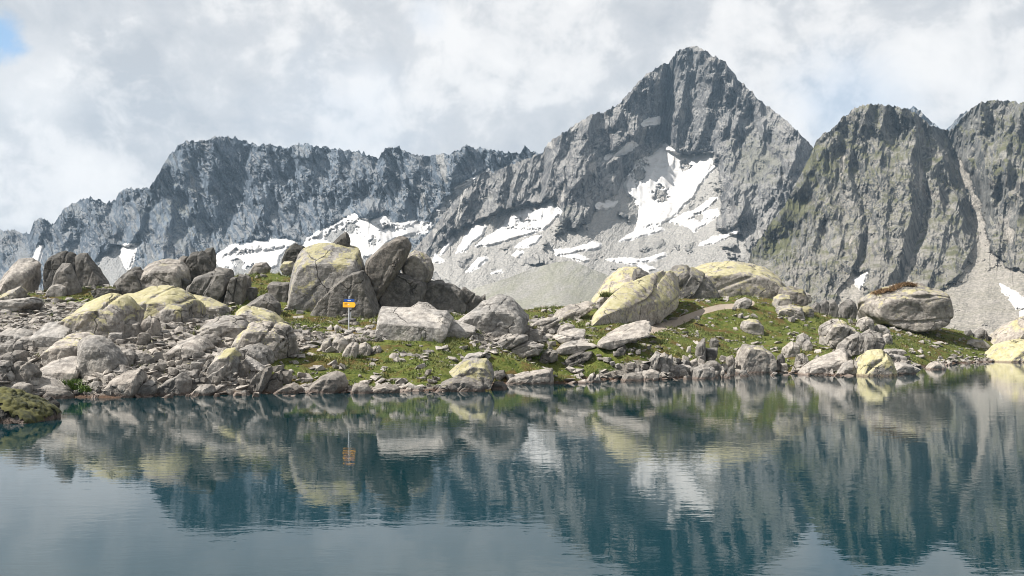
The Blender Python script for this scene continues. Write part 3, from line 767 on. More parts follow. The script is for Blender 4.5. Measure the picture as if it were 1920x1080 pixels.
terrain_sheet()
wv = [(-220, -40, 0), (220, -40, 0), (220, 128, 0), (-220, 128, 0)]
wm = mesh_np('water', wv, [(0, 1, 2, 3)], M_water, False)
tag(link(bpy.data.objects.new('lake_water', wm)), kind='structure')

_hd = np.arange(30, 135, 0.1)


def hit(px, py):
    """distance at which the ray through a pixel meets the ground (or the lake)"""
    x = (px - 960) / F * _hd; ray = EYE + (HZ - py) / F * _hd
    g = np.maximum(ground_z(x, _hd), 0.0)
    k = np.nonzero(ray <= g)[0]
    return float(_hd[k[0]]) if len(k) else None


# ------------------------------------------------------------------ rocks
_ico = {}


def ico(level):
    if level not in _ico:
        bm = bmesh.new(); bmesh.ops.create_icosphere(bm, subdivisions=level, radius=1.0)
        v = np.array([p.co[:] for p in bm.verts]); f = np.array([[q.index for q in p.verts] for p in bm.faces]); bm.free()
        v /= np.linalg.norm(v, axis=1)[:, None]
        _ico[level] = (v, f)
    return _ico[level]


def crag3(p, seed=0):
    """3-D faceted relief: the highest of many small tilted blocks"""
    i = np.floor(p).astype(np.int64); f = p - i
    best = np.full(len(p), -9.0)
    for dx in (-1, 0, 1):
        for dy in (-1, 0, 1):
            for dz in (-1, 0, 1):
                h = _perm[(_perm[(_perm[(i[:, 0] + dx + seed * 17) & 4095] + i[:, 1] + dy) & 4095] + i[:, 2] + dz) & 4095]
                h2 = _perm[h + 3]; h3 = _perm[h2 + 11]; h4 = _perm[h3 + 5]
                e0 = f[:, 0] - dx - h / 4096.0; e1 = f[:, 1] - dy - h2 / 4096.0; e2 = f[:, 2] - dz - h3 / 4096.0
                g = _g3[h4]; k = _g3[h3]
                a = np.abs(g[:, 0] * e0 + g[:, 1] * e1 + g[:, 2] * e2); b = np.abs(k[:, 0] * e0 + k[:, 1] * e1 + k[:, 2] * e2)
                r = np.sqrt(e0 * e0 + e1 * e1 + e2 * e2)
                best = np.maximum(best, h4 / 4096.0 * 0.7 - np.maximum(np.maximum(a, b), r * 0.75))
    return best


def hull_planes(pts):
    bm = bmesh.new()
    for p in pts: bm.verts.new(p)
    bm.verts.ensure_lookup_table()
    bmesh.ops.convex_hull(bm, input=bm.verts)
    bmesh.ops.recalc_face_normals(bm, faces=bm.faces)
    ns, ds = [], []
    for f in bm.faces:
        if f.calc_area() < 1e-6: continue
        n = np.array(f.normal[:]); d = float(n @ np.array(f.verts[0].co[:]))
        if d < 0: n, d = -n, -d
        ns.append(n); ds.append(max(d, 1e-3))
    bm.free()
    return np.array(ns), np.array(ds)


def rock_shape(pts, level, sharp=26, chips=14, rough=0.03, groove=None, seed=1):
    """pts: hull points around the origin. Facets cut by planes, corners worn, joints and roughness added"""
    rs = np.random.RandomState(seed)
    pts = np.array(pts, float)
    ext = np.abs(pts).max(0) + 1e-6
    q = pts / ext
    n, d = hull_planes([tuple(p) for p in q])
    if chips:
        cn = rs.normal(size=(chips, 3)); cn /= np.linalg.norm(cn, axis=1)[:, None]
        cd = (q @ cn.T).max(0) * rs.uniform(0.92, 1.0, chips)
        n = np.concatenate([n, cn]); d = np.concatenate([d, cd])
    v, f = ico(level)
    sharp = sharp * 2.6
    t = np.maximum(v @ n.T, 0) / d[None]
    m = t.max(1)
    r = 1 / (m * ((t / m[:, None]) ** sharp).sum(1) ** (1 / sharp))
    p = v * r[:, None] * ext
    lo_, hi_ = pts.min(0), pts.max(0); a_, b_ = p.min(0), p.max(0)
    p = (p - a_) / (b_ - a_) * (hi_ - lo_) + lo_
    size = float(np.median(ext))
    off = rs.uniform(0, 90, 3)
    dirn = p / (np.linalg.norm(p, axis=1)[:, None] + 1e-9)
    fr = size
    amp = perlin3(p / fr * 1.1 + off, 1) * 1.0 + perlin3(p / fr * 2.6 + off, 2) * 0.55 + perlin3(p / fr * 6 + off, 3) * 0.25
    if level >= 4: amp += perlin3(p / fr * 13 + off, 4) * 0.13
    disp = 0.35 * rough * size * amp
    rid = 1 - np.abs(perlin3(p / fr * 1.7 + off * 2, 6)) * 2
    disp -= rough * 0.8 * size * np.clip(rid - 0.72, 0, 1) * 3
    if groove:
        ang, sp, dep = groove
        a = math.radians(ang)
        nb = np.array([-math.sin(a), 0.35 * math.cos(a + 1.0), math.cos(a)]); nb /= np.linalg.norm(nb)
        s = (p @ nb) / sp + 0.45 * perlin3(p / sp / 2.6 + off, 8) + 50
        k = np.floor(s).astype(int); fq = s - k
        tab = rs.uniform(-1, 1, 400)
        e = np.minimum(fq, 1 - fq)
        disp += dep * 0.75 * tab[k % 400] * smooth(e, 0, 0.10) - dep * 1.3 * (1 - smooth(e, 0.0, 0.11))
    # small broken facets, as granite breaks
    kf = rough / 0.03
    for fs_, fa in ((0.9, 0.15), (0.36, 0.07), (0.13, 0.03)) if level >= 5 else ((0.7, 0.13), (0.28, 0.06)) if level == 4 else ():
        disp += size * fa * kf * (crag3(p / size / fs_ * np.array([1, 1, 1.3]) + off, 3) + 0.25)
    p = p + dirn * disp[:, None]
    return p, f


LANDMARKS = []
ROCKS = []
_seed = [100]


def P3(px, py, d):
    return np.array([(px - 960) / F * d, d, EYE + (HZ - py) / F * d])


def rock(name, label, outline, tint=1.0, warm=0.3, lich=0.0, blk=0.25, cap=None, thick=0.5, d=None, sharp=26, chips=12,
         rough=0.03, groove=None, sink=0.35, cat=None, group=None, under=0.5, mat=None, skew=0.0):
    _seed[0] += 1
    o = np.array(outline, float)
    x0, y0 = o.min(0); x1, y1 = o.max(0); cx, cy = (x0 + x1) / 2, (y0 + y1) / 2
    w = x1 - x0
    if d is None:
        bx = o[o[:, 1] > y1 - 0.25 * (y1 - y0)][:, 0].mean()
        d = hit(bx, min(y1, 790)) or 100.0
        t = thick * w / F * d
        d = d + t * under
    if groove is None and w > 30 and sharp > 20 and tint < 1.2:
        groove = ((_seed[0] * 37) % 60 + 40, 0.9 + (_seed[0] % 5) * 0.3, 0.035)
    t = thick * w / F * d
    c = P3(cx, cy, d)
    L = np.array([P3(a, b, d) - c for a, b in o])
    zmin = L[:, 2].min(); H = L[:, 2].max() - zmin
    pts = [tuple(p) for p in L]
    sz = cap[3] if cap and len(cap) > 3 else 1.0
    s, dx, dz = cap[:3] if cap else ((0.80, (-0.10, 0.10, -0.14, 0.06)[_seed[0] % 4], (-0.22, -0.12, -0.3)[_seed[0] % 3]) if sharp > 15 else (0.7, 0.0, -0.14))
    Wm = w / F * d
    for p in L:
        pts.append((p[0] * s + dx * Wm, -t, p[2] * s * sz + dz * H))
        pts.append((p[0] * s - dx * 0.3 * Wm, t, p[2] * s * 0.9 - 0.05 * H))
    if sink:
        low = L[L[:, 2] < zmin + 0.3 * H]
        for p in low:
            pts.append((p[0] * 0.97, 0, p[2] - sink * H - 0.1)); pts.append((p[0] * s, -t * 0.95, p[2] - sink * H - 0.1)); pts.append((p[0] * s, t * 0.9, p[2] - sink * H - 0.1))
    npx = max(w, y1 - y0)
    level = 6 if npx > 130 else 5 if npx > 45 else (4 if npx > 15 else 3)
    pts = [(a, b_ + skew * a, c_) for a, b_, c_ in pts]
    pv, f = rock_shape(pts, level, sharp, chips, rough, groove, _seed[0])
    base = np.array([0, 0, zmin])
    me = mesh_np(name, pv - base, f, mat or M_rock, False)
    ob = link(bpy.data.objects.new(name, me)); ob.location = c + base
    lich *= 0.86
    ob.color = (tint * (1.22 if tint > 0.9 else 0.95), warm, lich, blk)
    tag(ob, label, cat or name.replace('_', ' '), group)
    ROCKS.append((cx, cy, w, y1 - y0, d))
    return ob


def poly(s):
    v = [float(a) for a in s.split()]
    return list(zip(v[0::2], v[1::2]))


R = rock
G90, G = 90, 60
# --- far left crag group
R('boulder', 'pale sunlit boulder at the left edge of the skyline', poly('-12 548 0 530 15 506 35 488 60 488 72 495 70 515 55 535 45 545 13 550'), 1.1, 0.4, 0.12, 0.2, (0.6, 0.18, -0.2), 0.5, sharp=34)
R('crag', 'dark jagged crag crowning the left skyline group', poly('88 494 100 481 122 473 140 478 152 492 152 535 100 545 85 520'), 0.62, 0.25, 0.05, 0.8, (0.75, 0, -0.05), 0.35, groove=(70, 1.2, 0.12))
R('crag', 'tall dark fin of rock right of the left skyline crag', poly('146 484 153 478 166 477 171 492 186 512 203 532 190 538 165 540 150 535'), 0.72, 0.25, 0.05, 0.55, (0.72, 0, -0.05), 0.35, groove=(72, 1.0, 0.10))
R('boulder', 'pointed grey boulder standing before the left skyline crag', poly('97 540 108 508 118 494 132 494 141 515 152 546 130 550'), 0.85, 0.25, 0.05, 0.3, (0.6, 0, -0.1), 0.4)
R('slab', 'leaning slab left of the pointed grey boulder', poly('84 528 104 493 114 493 104 520 96 534'), 0.9, 0.25, 0.0, 0.3, (0.8, 0, 0), 0.4, groove=(60, 0.6, 0.06))
R('boulder', 'shaded boulder under the pale boulder at the left edge', poly('13 546 28 520 50 508 68 512 66 530 50 545 30 550'), 0.8, 0.25, 0.0, 0.4, (0.7, 0, -0.05), 0.4)
R('boulder', 'low boulder with a yellow lichen edge at the far left', poly('-8 566 0 555 38 537 43 545 30 558 5 566'), 1.05, 0.3, 0.5, 0.15)
R('slab', 'flat layered grey slab lying at the far left', poly('7 563 65 558 73 568 56 575 18 586 10 580'), 1.1, 0.1, 0.0, 0.1, (0.8, 0, -0.1), 0.5, groove=(-4, 0.35, 0.07))
R('boulder', 'small pale block at the foot of the left crag', poly('88 547 98 534 112 532 125 538 126 555 92 552'), 1.0, 0.2, 0.05, 0.2)
R('boulder', 'low square dark block in grass right of the left crag', poly('177 546 190 541 220 543 219 557 186 559'), 0.8, 0.25, 0.4, 0.5, (0.9, 0, 0))
R('boulder', 'round grey stone beside the low square dark block', poly('224 545 232 536 248 534 258 545 245 552 228 552'), 0.95, 0.15, 0.0, 0.2, sharp=10)
R('boulder', 'dark pyramid boulder beside the small snow patch', poly('217 532 240 513 252 502 262 503 274 520 285 546 270 550 230 546'), 0.75, 0.25, 0.0, 0.55, (0.6, 0.05, -0.1), 0.45)
R('boulder', 'big boulder with a smooth pale lit top and dark front', poly('269 511 282 498 302 489 340 490 352 505 352 525 345 540 290 548 278 535'), 1.02, 0.45, 0.12, 0.3, (0.8, 0.05, -0.3), 0.55, sharp=18)
R('boulder', 'rounded knob left of the dark summit rocks', poly('320 505 328 492 342 480 352 482 346 500 338 516 325 515'), 0.85, 0.3, 0.1, 0.5, sharp=14, d=76.5)
R('boulder', 'dark angular block of the skyline rocks left of the snow', poly('343 508 350 492 362 474 382 472 395 484 405 505 350 516'), 0.72, 0.25, 0.05, 0.75, (0.7, 0, -0.1), 0.45, d=77)
R('boulder', 'upright knob topping the skyline rocks left of the snow', poly('380 503 380 475 388 466 400 464 405 480 405 503'), 0.8, 0.25, 0.1, 0.7, (0.7, 0, -0.1), 0.5, d=77.5)
R('outcrop', 'dark bedded outcrop with a pale flat top', poly('352 540 366 522 385 512 402 507 430 508 434 528 420 562 402 568 366 558'), 0.82, 0.2, 0.05, 0.45, (0.85, 0, -0.12), 0.4, groove=(66, 1.3, 0.13), sharp=30)
R('outcrop', 'broken dark rock left of the bedded outcrop', poly('324 518 345 517 358 526 352 548 326 542'), 0.72, 0.2, 0.1, 0.55, (0.85, 0, -0.1), groove=(80, 0.8, 0.12))
for lab, pl in (('first upright dark slab right of the bedded outcrop', '436 521 447 520 436 569 423 570'), ('second upright dark slab right of the bedded outcrop', '450 514 461 518 456 560 440 570'),
                ('third upright dark slab right of the bedded outcrop', '460 514 470 520 464 558 455 560')):
    R('slab', lab, poly(pl), 0.78, 0.2, 0.0, 0.5, (0.85, 0, 0), 0.7, group='upright dark slabs')
R('slab', 'short leaning slab at the end of the upright dark slabs', poly('467 538 482 540 476 562 463 560'), 0.8, 0.2, 0.0, 0.4, (0.85, 0, 0), 0.6)
R('boulder', 'grey boulder with a pointed top below the upright slabs', poly('458 576 480 562 500 550 524 568 525 583 505 588 470 584'), 0.82, 0.2, 0.0, 0.3, (0.6, 0.05, -0.1))
R('boulder', 'square shaded block left of the giant split boulder', poly('505 534 512 529 545 530 549 545 543 563 512 562'), 0.85, 0.25, 0.05, 0.35, (0.85, 0, -0.1))
R('boulder', 'black lichened boulder on the grass left of the giant boulder', poly('529 491 536 472 553 457 566 463 573 470 563 489 545 493'), 0.55, 0.3, 0.2, 0.85, (0.7, 0, -0.1), d=80, rough=0.05)
R('boulder', 'small yellow-green stone below the black lichened boulder', poly('529 500 534 490 549 490 553 498 541 508 532 506'), 1.0, 0.3, 0.6, 0.1, d=79)
R('boulder', 'pale flat-topped stone on the skyline grass by the snow', poly('467 512 480 494 498 492 506 501 495 512'), 1.0, 0.4, 0.1, 0.2, d=79, sharp=14)

# --- lichen whaleback on the left
R('outcrop', 'pale sloping left end of the long yellow-lichen whaleback', poly('122 618 148 584 172 569 200 557 228 556 252 575 248 610 200 624'), 1.08, 0.5, 0.62, 0.1, (0.86, -0.05, -0.22, 0.6), 0.5, groove=(38, 1.1, 0.09), sharp=14)
R('outcrop', 'yellow lichen crown of the long whaleback at left', poly('222 562 250 549 270 547 300 538 325 536 345 548 364 570 352 598 320 604 285 598 240 602'), 1.0, 0.35, 0.85, 0.15, (0.88, 0, -0.26, 0.55), 0.5, groove=(55, 1.4, 0.13), sharp=14)
R('outcrop', 'low right end of the yellow-lichen whaleback', poly('343 549 375 556 397 565 424 572 428 582 402 590 368 592'), 1.05, 0.35, 0.55, 0.15, (0.75, 0, -0.2), 0.4, groove=(-30, 0.8, 0.07), sharp=14)
R('boulder', 'grey rounded rock bulging below the yellow lichen crown', poly('300 600 303 582 318 570 345 572 352 590 342 606 315 608'), 0.95, 0.25, 0.35, 0.2, sharp=12)
R('boulder', 'brown upright rock under the yellow-lichen whaleback', poly('262 628 266 604 280 592 296 596 300 615 290 630'), 0.92, 0.6, 0.15, 0.2, (0.65, 0, -0.1), groove=(70, 0.8, 0.05))
R('boulder', 'brownish boulder left of the brown upright rock', poly('225 622 230 608 246 600 262 606 264 622 246 630'), 0.95, 0.5, 0.1, 0.2)

# --- left field
R('slab', 'large flat white-grey slab in the left rubble field', poly('61 639 92 606 120 603 138 611 136 625 108 643 80 641'), 1.22, 0.1, 0.0, 0.0, (0.92, 0.02, -0.34, 0.35), 0.6, sharp=34, rough=0.015)
R('slab', 'thin pale slab tucked behind the large flat white slab', poly('132 622 142 613 168 624 158 632 140 632'), 1.2, 0.2, 0.0, 0.0)
R('slab', 'wide flat grey slab at the far left of the rubble', poly('4 624 20 616 45 616 62 626 40 638 12 636'), 1.0, 0.15, 0.0, 0.1, (0.92, 0, -0.3, 0.4), 0.6)
R('boulder', 'angular grey wedge left of the large flat white slab', poly('28 642 46 630 74 631 74 643 50 648 32 646'), 0.95, 0.3, 0.0, 0.15)
R('boulder', 'smooth beige shoulder left of the big grey dome', poly('96 660 118 636 140 628 162 624 175 630 168 650 150 668 112 672'), 1.15, 0.55, 0.25, 0.05, (0.85, -0.05, -0.24, 0.5), 0.55, sharp=13)
R('boulder', 'big grey dome boulder of the left rubble field', poly('148 660 152 640 168 629 192 630 212 644 228 662 238 680 226 693 196 698 172 697 160 682'), 1.0, 0.2, 0.08, 0.25, (0.62, 0.05, -0.12), 0.5, sharp=11)
R('slab', 'tilted smooth pale slab below the big grey dome', poly('79 690 100 677 132 668 164 669 169 681 154 700 138 714 112 713'), 1.2, 0.4, 0.0, 0.0, (0.93, -0.03, -0.32, 0.4), 0.6, sharp=34, rough=0.015)
R('boulder', 'wide pale boulder lying above the water at left', poly('40 712 50 701 70 705 104 712 122 720 131 728 116 737 84 740 58 726'), 1.12, 0.45, 0.0, 0.1, (0.9, 0, -0.24, 0.5), 0.6, sharp=18)
R('boulder', 'small rounded boulder behind the mossy rock', poly('17 730 24 722 40 717 58 721 59 730 48 736 24 736'), 1.0, 0.45, 0.0, 0.1, sharp=12)
R('boulder', 'dark flat rock with a wet front at the left waterline', poly('88 738 98 731 124 733 133 740 128 747 100 748'), 0.85, 0.5, 0.0, 0.4, (0.85, 0, -0.2))
R('boulder', 'moss-covered boulder at the left edge of the water', poly('-40 800 -38 742 -10 734 6 736 33 742 58 758 82 770 92 781 90 790 50 795'), 0.42, 0.3, 0.0, 0.7, (0.75, 0, -0.12), 0.5, d=32.5, sharp=12, rough=0.05)
R('boulder', 'small dark wet rock beside the mossy boulder', poly('72 760 78 748 96 744 110 757 106 766 84 768'), 0.42, 0.3, 0.0, 0.6, d=34.5)
R('boulder', 'grey angular boulder at the left edge above the moss', poly('2 668 22 659 46 658 51 674 34 682 10 682'), 0.9, 0.35, 0.0, 0.2)
R('boulder', 'rounded grey boulder cut by the left picture edge', poly('-14 692 0 676 18 676 24 690 14 702 -6 704'), 0.95, 0.3, 0.0, 0.2, sharp=12)
R('boulder', 'cracked brown rock right of the cut grey boulder', poly('24 690 38 678 56 680 70 699 56 712 36 712'), 0.88, 0.45, 0.0, 0.3, groove=(50, 0.8, 0.06))
R('boulder', 'small pale round stone above the mossy boulder', poly('2 708 8 697 20 696 27 706 20 712 8 714'), 1.1, 0.3, 0.0, 0.1, sharp=12)
R('boulder', 'bedded grey outcrop at the left edge, upper rubble', poly('5 655 8 642 24 638 44 641 46 656 28 662'), 0.95, 0.25, 0.0, 0.2, groove=(60, 0.5, 0.06))
R('boulder', 'angular grey block right of the big grey dome', poly('214 648 240 654 253 663 252 680 238 684 226 668'), 0.95, 0.2, 0.0, 0.2)
R('boulder', 'dark peaked rock between the dome and the shore rocks', poly('250 680 258 666 270 662 284 671 290 679 270 684'), 0.72, 0.35, 0.0, 0.4)
R('boulder', 'broad pinkish ledge rock on the left shore', poly('206 722 222 706 240 698 262 694 268 712 254 732 220 737'), 1.08, 0.65, 0.0, 0.1, (0.88, -0.04, -0.24, 0.5), 0.55, sharp=14)
R('boulder', 'pale egg-shaped boulder at the left waterline', poly('248 738 262 724 278 713 292 716 293 730 276 740'), 1.12, 0.3, 0.0, 0.1, sharp=12)
R('boulder', 'dark blue-grey triangular boulder at the left waterline', poly('288 733 318 714 342 699 356 712 358 730 336 738 300 741'), 0.82, 0.05, 0.0, 0.3, (0.65, 0, -0.08), 0.45)
R('boulder', 'smooth pale leaning rock in the middle of the left field', poly('320 664 345 640 368 630 380 635 392 650 366 656 334 668'), 1.22, 0.4, 0.0, 0.0, (0.9, -0.05, -0.28, 0.45), 0.6, sharp=16)
R('boulder', 'shaded grey block right of the smooth pale leaning rock', poly('376 636 386 627 402 626 416 636 402 649 388 648'), 0.85, 0.3, 0.0, 0.3)
R('outcrop', 'long low ledge of the lichen-topped rounded rocks', poly('378 618 396 604 432 592 452 594 464 612 460 626 420 632 388 624'), 1.08, 0.3, 0.12, 0.1, (0.86, 0, -0.22, 0.55), 0.55, groove=(22, 0.7, 0.07), sharp=13)
R('boulder', 'rounded rock with a bright yellow lichen cap left of the signpost', poly('436 604 448 584 462 574 486 578 512 586 530 602 528 616 490 622 452 618'), 1.05, 0.25, 0.6, 0.1, (0.8, 0, -0.25), 0.5, sharp=11)
R('boulder', 'small pale cone under the yellow-capped rounded rock', poly('393 626 402 612 412 608 424 618 428 628 404 630'), 1.1, 0.25, 0.0, 0.1, sharp=14)
R('outcrop', 'large knobbly dome outcrop with gold lichen streaks', poly('440 648 458 624 480 608 505 604 530 612 544 630 546 645 520 656 480 664 448 660'), 1.05, 0.45, 0.40, 0.15, (0.72, 0, -0.15), 0.5, groove=(58, 0.9, 0.12), sharp=11, rough=0.05)
R('boulder', 'rough grey rock at the foot of the knobbly dome', poly('446 668 462 650 484 646 504 656 510 668 492 676 460 675'), 0.98, 0.2, 0.05, 0.25, rough=0.05)
R('boulder', 'pale square block leaning on the knobbly dome', poly('504 640 518 628 532 632 546 642 543 656 518 665 506 655'), 1.15, 0.4, 0.0, 0.05, (0.7, 0, -0.2))
R('boulder', 'grey rock with a gold lichen top below the dome', poly('396 686 406 668 424 656 442 652 450 666 436 686 414 694'), 1.05, 0.3, 0.5, 0.15, sharp=16)
R('slab', 'pale pointed slab standing below the gold-topped rock', poly('429 702 431 684 445 667 451 680 446 702'), 1.0, 0.25, 0.0, 0.15, (0.8, 0, 0))
R('slab', 'brown rounded slab right of the pale pointed slab', poly('444 704 448 680 460 674 467 688 458 706'), 0.85, 0.6, 0.0, 0.2, (0.8, 0, 0), sharp=14)
R('boulder', 'bright white wedge at the grass edge of the left field', poly('461 666 474 678 496 688 486 694 468 692'), 1.3, 0.1, 0.0, 0.0)
R('slab', 'long leaning pale slab low in the left rubble', poly('387 715 400 699 414 694 408 706 396 717'), 1.08, 0.3, 0.0, 0.1, (0.8, 0, 0))
R('slab', 'narrow slanting slab beside the long leaning slab', poly('403 715 412 692 425 684 421 700 410 716'), 1.05, 0.3, 0.0, 0.1, (0.8, 0, 0))
R('boulder', 'brown-stained pale rock at the left field waterline', poly('358 738 380 722 398 721 401 734 384 742'), 1.08, 0.45, 0.0, 0.1)
R('outcrop', 'steep dark bedded rocks above the brown shore stones', poly('464 728 478 706 494 690 508 690 502 716 490 730'), 0.72, 0.3, 0.0, 0.4, (0.85, 0, 0), 0.5, groove=(62, 0.45, 0.12))
R('boulder', 'brown tilted boulder on the shore below the dome', poly('498 728 506 706 528 693 532 704 524 722 512 730'), 0.85, 0.65, 0.0, 0.2, (0.7, 0, -0.1))
R('boulder', 'dark rounded rock right of the brown tilted boulder', poly('526 716 530 697 543 696 548 706 540 718'), 0.78, 0.5, 0.0, 0.3, sharp=12)
R('boulder', 'low brown shore rock like a whale back', poly('512 736 530 726 552 718 566 726 562 734 540 738'), 0.88, 0.75, 0.0, 0.15, sharp=12)
R('boulder', 'humpbacked brown shore rock below the signpost', poly('570 734 588 716 606 704 626 697 642 702 648 718 632 730 600 735'), 0.88, 0.5, 0.05, 0.3, (0.7, 0, -0.15), 0.5, groove=(70, 1.2, 0.06), sharp=13)
R('boulder', 'round brown shore boulder right of the humpback', poly('658 735 664 722 678 717 690 722 696 733 680 738'), 0.92, 0.6, 0.0, 0.25, sharp=9)
R('boulder', 'flat brown shore rock in the middle of the bay', poly('692 734 706 726 728 721 748 727 746 734 716 737'), 0.92, 0.6, 0.0, 0.15, sharp=11)

# --- small outcrop in front of the signpost
for lab, pl, sh in (('leftmost rounded knuckle of the outcrop below the signpost', '602 654 606 641 618 637 624 650 616 658', 11), ('yellowish round knuckle of the outcrop below the signpost', '616 654 626 636 642 633 652 644 644 657 626 659', 10),
                    ('grooved upright knuckle of the outcrop below the signpost', '640 667 650 648 662 640 672 646 672 662 660 669', 12), ('smooth grey knuckle of the outcrop below the signpost', '670 660 674 646 686 641 696 652 694 663 680 666', 10),
                    ('rightmost small knuckle of the outcrop below the signpost', '696 660 700 651 710 648 716 656 710 662', 10), ('top knuckle of the outcrop at the signpost foot', '638 641 646 632 662 630 671 637 664 645 648 646', 10)):
    R('boulder', lab, poly(pl), 1.0, 0.4, 0.15, 0.2, sharp=sh, groove=(65, 0.5, 0.04), group='knuckles of the outcrop below the signpost')

# --- the giant boulders
R('boulder', 'giant boulder with a pale lichened crown behind the signpost', poly('541 572 548 540 552 510 560 482 575 463 600 459 645 459 670 464 681 490 682 510 664 524 640 545 600 572 560 576'), 0.91, 0.12, 0.55, 0.22, (0.86, 0.05, -0.20, 0.8), 0.45, d=71.5, sharp=24, rough=0.02, chips=10)
R('boulder', 'dark knob perched on top of the giant boulder', poly('618 462 636 443 649 434 656 444 657 462'), 0.7, 0.3, 0.1, 0.8, d=72, sink=0.2)
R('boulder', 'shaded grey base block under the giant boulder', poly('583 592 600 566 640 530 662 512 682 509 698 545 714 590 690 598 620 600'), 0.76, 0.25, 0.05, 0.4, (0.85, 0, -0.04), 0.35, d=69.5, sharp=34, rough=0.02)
R('boulder', 'huge leaning tooth-shaped boulder right of the giant one', poly('681 510 690 490 722 460 748 444 764 446 770 462 762 482 742 512 718 550 706 566 690 540'), 0.80, 0.60, 0.05, 0.45, (0.75, 0.0, 0.0), 0.33, d=71, sharp=30, rough=0.02, sink=0)
R('boulder', 'rounded lichened boulder resting behind the leaning tooth', poly('752 500 764 480 778 471 792 474 806 486 812 504 806 524 794 534 774 524 756 512'), 0.98, 0.35, 0.42, 0.3, (0.7, 0, -0.1), 0.5, d=73, sharp=14, sink=0)
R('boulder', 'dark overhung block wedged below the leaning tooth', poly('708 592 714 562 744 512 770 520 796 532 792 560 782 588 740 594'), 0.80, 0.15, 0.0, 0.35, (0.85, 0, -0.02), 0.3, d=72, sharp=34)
R('outcrop', 'long dark wall of rock right of the giant boulders', poly('778 560 796 528 830 530 852 536 868 546 872 575 862 588 800 590 782 585'), 0.84, 0.12, 0.05, 0.45, (0.88, 0, -0.05), 0.35, d=74, groove=(52, 1.6, 0.12), sharp=34)
R('outcrop', 'lower right end of the long dark rock wall', poly('858 552 868 537 882 546 902 560 900 578 868 584'), 0.75, 0.2, 0.1, 0.4, (0.85, 0, -0.05), 0.35, d=74.5, groove=(52, 1.2, 0.1), sharp=34)
R('boulder', 'small dark tooth ending the long rock wall', poly('899 574 900 558 910 551 911 572'), 0.75, 0.2, 0.0, 0.4, d=76)
R('boulder', 'big white slab-like boulder in the grass right of the signpost', poly('707 608 712 585 718 575 800 580 836 583 849 597 842 613 800 630 752 638 726 626'), 1.28, 0.22, 0.0, 0.0, (0.9, -0.02, -0.48), 0.42, sharp=40, chips=4, rough=0.014, under=0.8)
R('boulder', 'smaller pale stone peeking over the big white boulder', poly('766 590 774 574 786 566 800 568 820 582 818 592'), 1.25, 0.25, 0.0, 0.05, d=68.5)
R('boulder', 'broad grey boulder with a slanting crack at the grass skyline', poly('860 602 890 580 915 565 936 556 955 560 972 576 988 594 978 612 920 616 892 612'), 1.0, 0.05, 0.0, 0.15, (0.9, -0.05, -0.22, 0.55), 0.45, sharp=28, chips=8)
R('boulder', 'small white rock in front of the broad grey boulder', poly('896 612 908 597 928 592 938 602 930 613'), 1.3, 0.25, 0.0, 0.0)
R('slab', 'flat white slab between the white and the grey boulder', poly('826 628 848 601 868 606 892 613 872 624 846 629'), 1.25, 0.2, 0.0, 0.0, (0.92, 0, -0.3, 0.4), 0.6)
R('slab', 'weathered grey table stone behind the signpost', poly('634 603 650 596 668 597 667 604 648 608'), 0.8, 0.4, 0.0, 0.3, (0.85, 0, -0.2), under=0.4)
R('slab', 'white stone in the grass left of the signpost', poly('627 612 632 609 643 617 640 622 630 622'), 1.25, 0.2, 0, 0)
R('slab', 'pale flat stone in the grass right of the signpost', poly('682 622 692 617 706 621 708 627 690 628'), 1.2, 0.3, 0, 0)
R('slab', 'white stone at the foot of the signpost', poly('645 626 648 619 660 619 662 627 652 629'), 1.3, 0.2, 0, 0)

# --- centre shore
R('boulder', 'tilted boulder with yellow lichen perched at the water edge', poly('845 697 862 682 884 673 910 673 922 686 927 704 918 720 896 713 858 706'), 0.92, 0.3, 0.55, 0.25, (0.8, 0.02, -0.22), 0.5, sharp=30, sink=0.0, under=0.3, d=50.6)
R('boulder', 'rounded base rock under the yellow tilted boulder', poly('812 733 828 717 854 707 884 707 908 719 906 732 860 737'), 0.9, 0.4, 0.25, 0.3, (0.75, 0, -0.15), 0.45, groove=(72, 1.0, 0.06), sharp=12, d=49.6)
R('boulder', 'dark small rock right of the yellow tilted boulder', poly('922 726 928 716 942 715 950 724 946 730'), 0.6, 0.4, 0.0, 0.5)
R('outcrop', 'long low pink-grey ledge at the centre waterline', poly('938 720 952 706 985 699 1020 692 1034 690 1038 700 1038 716 990 718'), 1.08, 0.55, 0.0, 0.1, (0.85, 0, -0.15), 0.3, groove=(62, 1.0, 0.05), sharp=16)
R('boulder', 'pale flat stone behind the yellow tilted boulder', poly('868 674 878 664 896 660 913 661 902 670 884 676'), 1.15, 0.25, 0.0, 0.05)
R('boulder', 'dark little rock in grass right of the yellow tilted boulder', poly('924 704 928 696 944 694 948 702 936 707'), 0.75, 0.4, 0.0, 0.3)
R('outcrop', 'long low grey rock in the mid meadow', poly('926 644 946 632 968 628 986 629 986 638 950 646'), 1.02, 0.25, 0.0, 0.15, sharp=12, groove=(40, 0.8, 0.05))
R('boulder', 'rounded grey rock ending the long low meadow rock', poly('984 636 992 624 1004 617 1016 624 1016 636 1000 640'), 0.9, 0.3, 0.0, 0.25, sharp=11)
R('slab', 'broken pale stones in the mid meadow below the long rock', poly('956 656 976 644 998 640 1018 647 1010 654 976 659'), 1.15, 0.4, 0.0, 0.0, groove=(20, 0.4, 0.08))
R('boulder', 'rounded beige stone perched on a slab in the meadow', poly('1044 625 1050 612 1062 606 1076 610 1078 619 1060 626'), 1.12, 0.5, 0.0, 0.05, sharp=12)
R('slab', 'pale smooth slab under the perched beige stone', poly('1038 630 1060 621 1078 617 1094 618 1094 632 1078 640 1060 638'), 1.2, 0.35, 0.0, 0.0, (0.92, 0, -0.3, 0.4), 0.6)
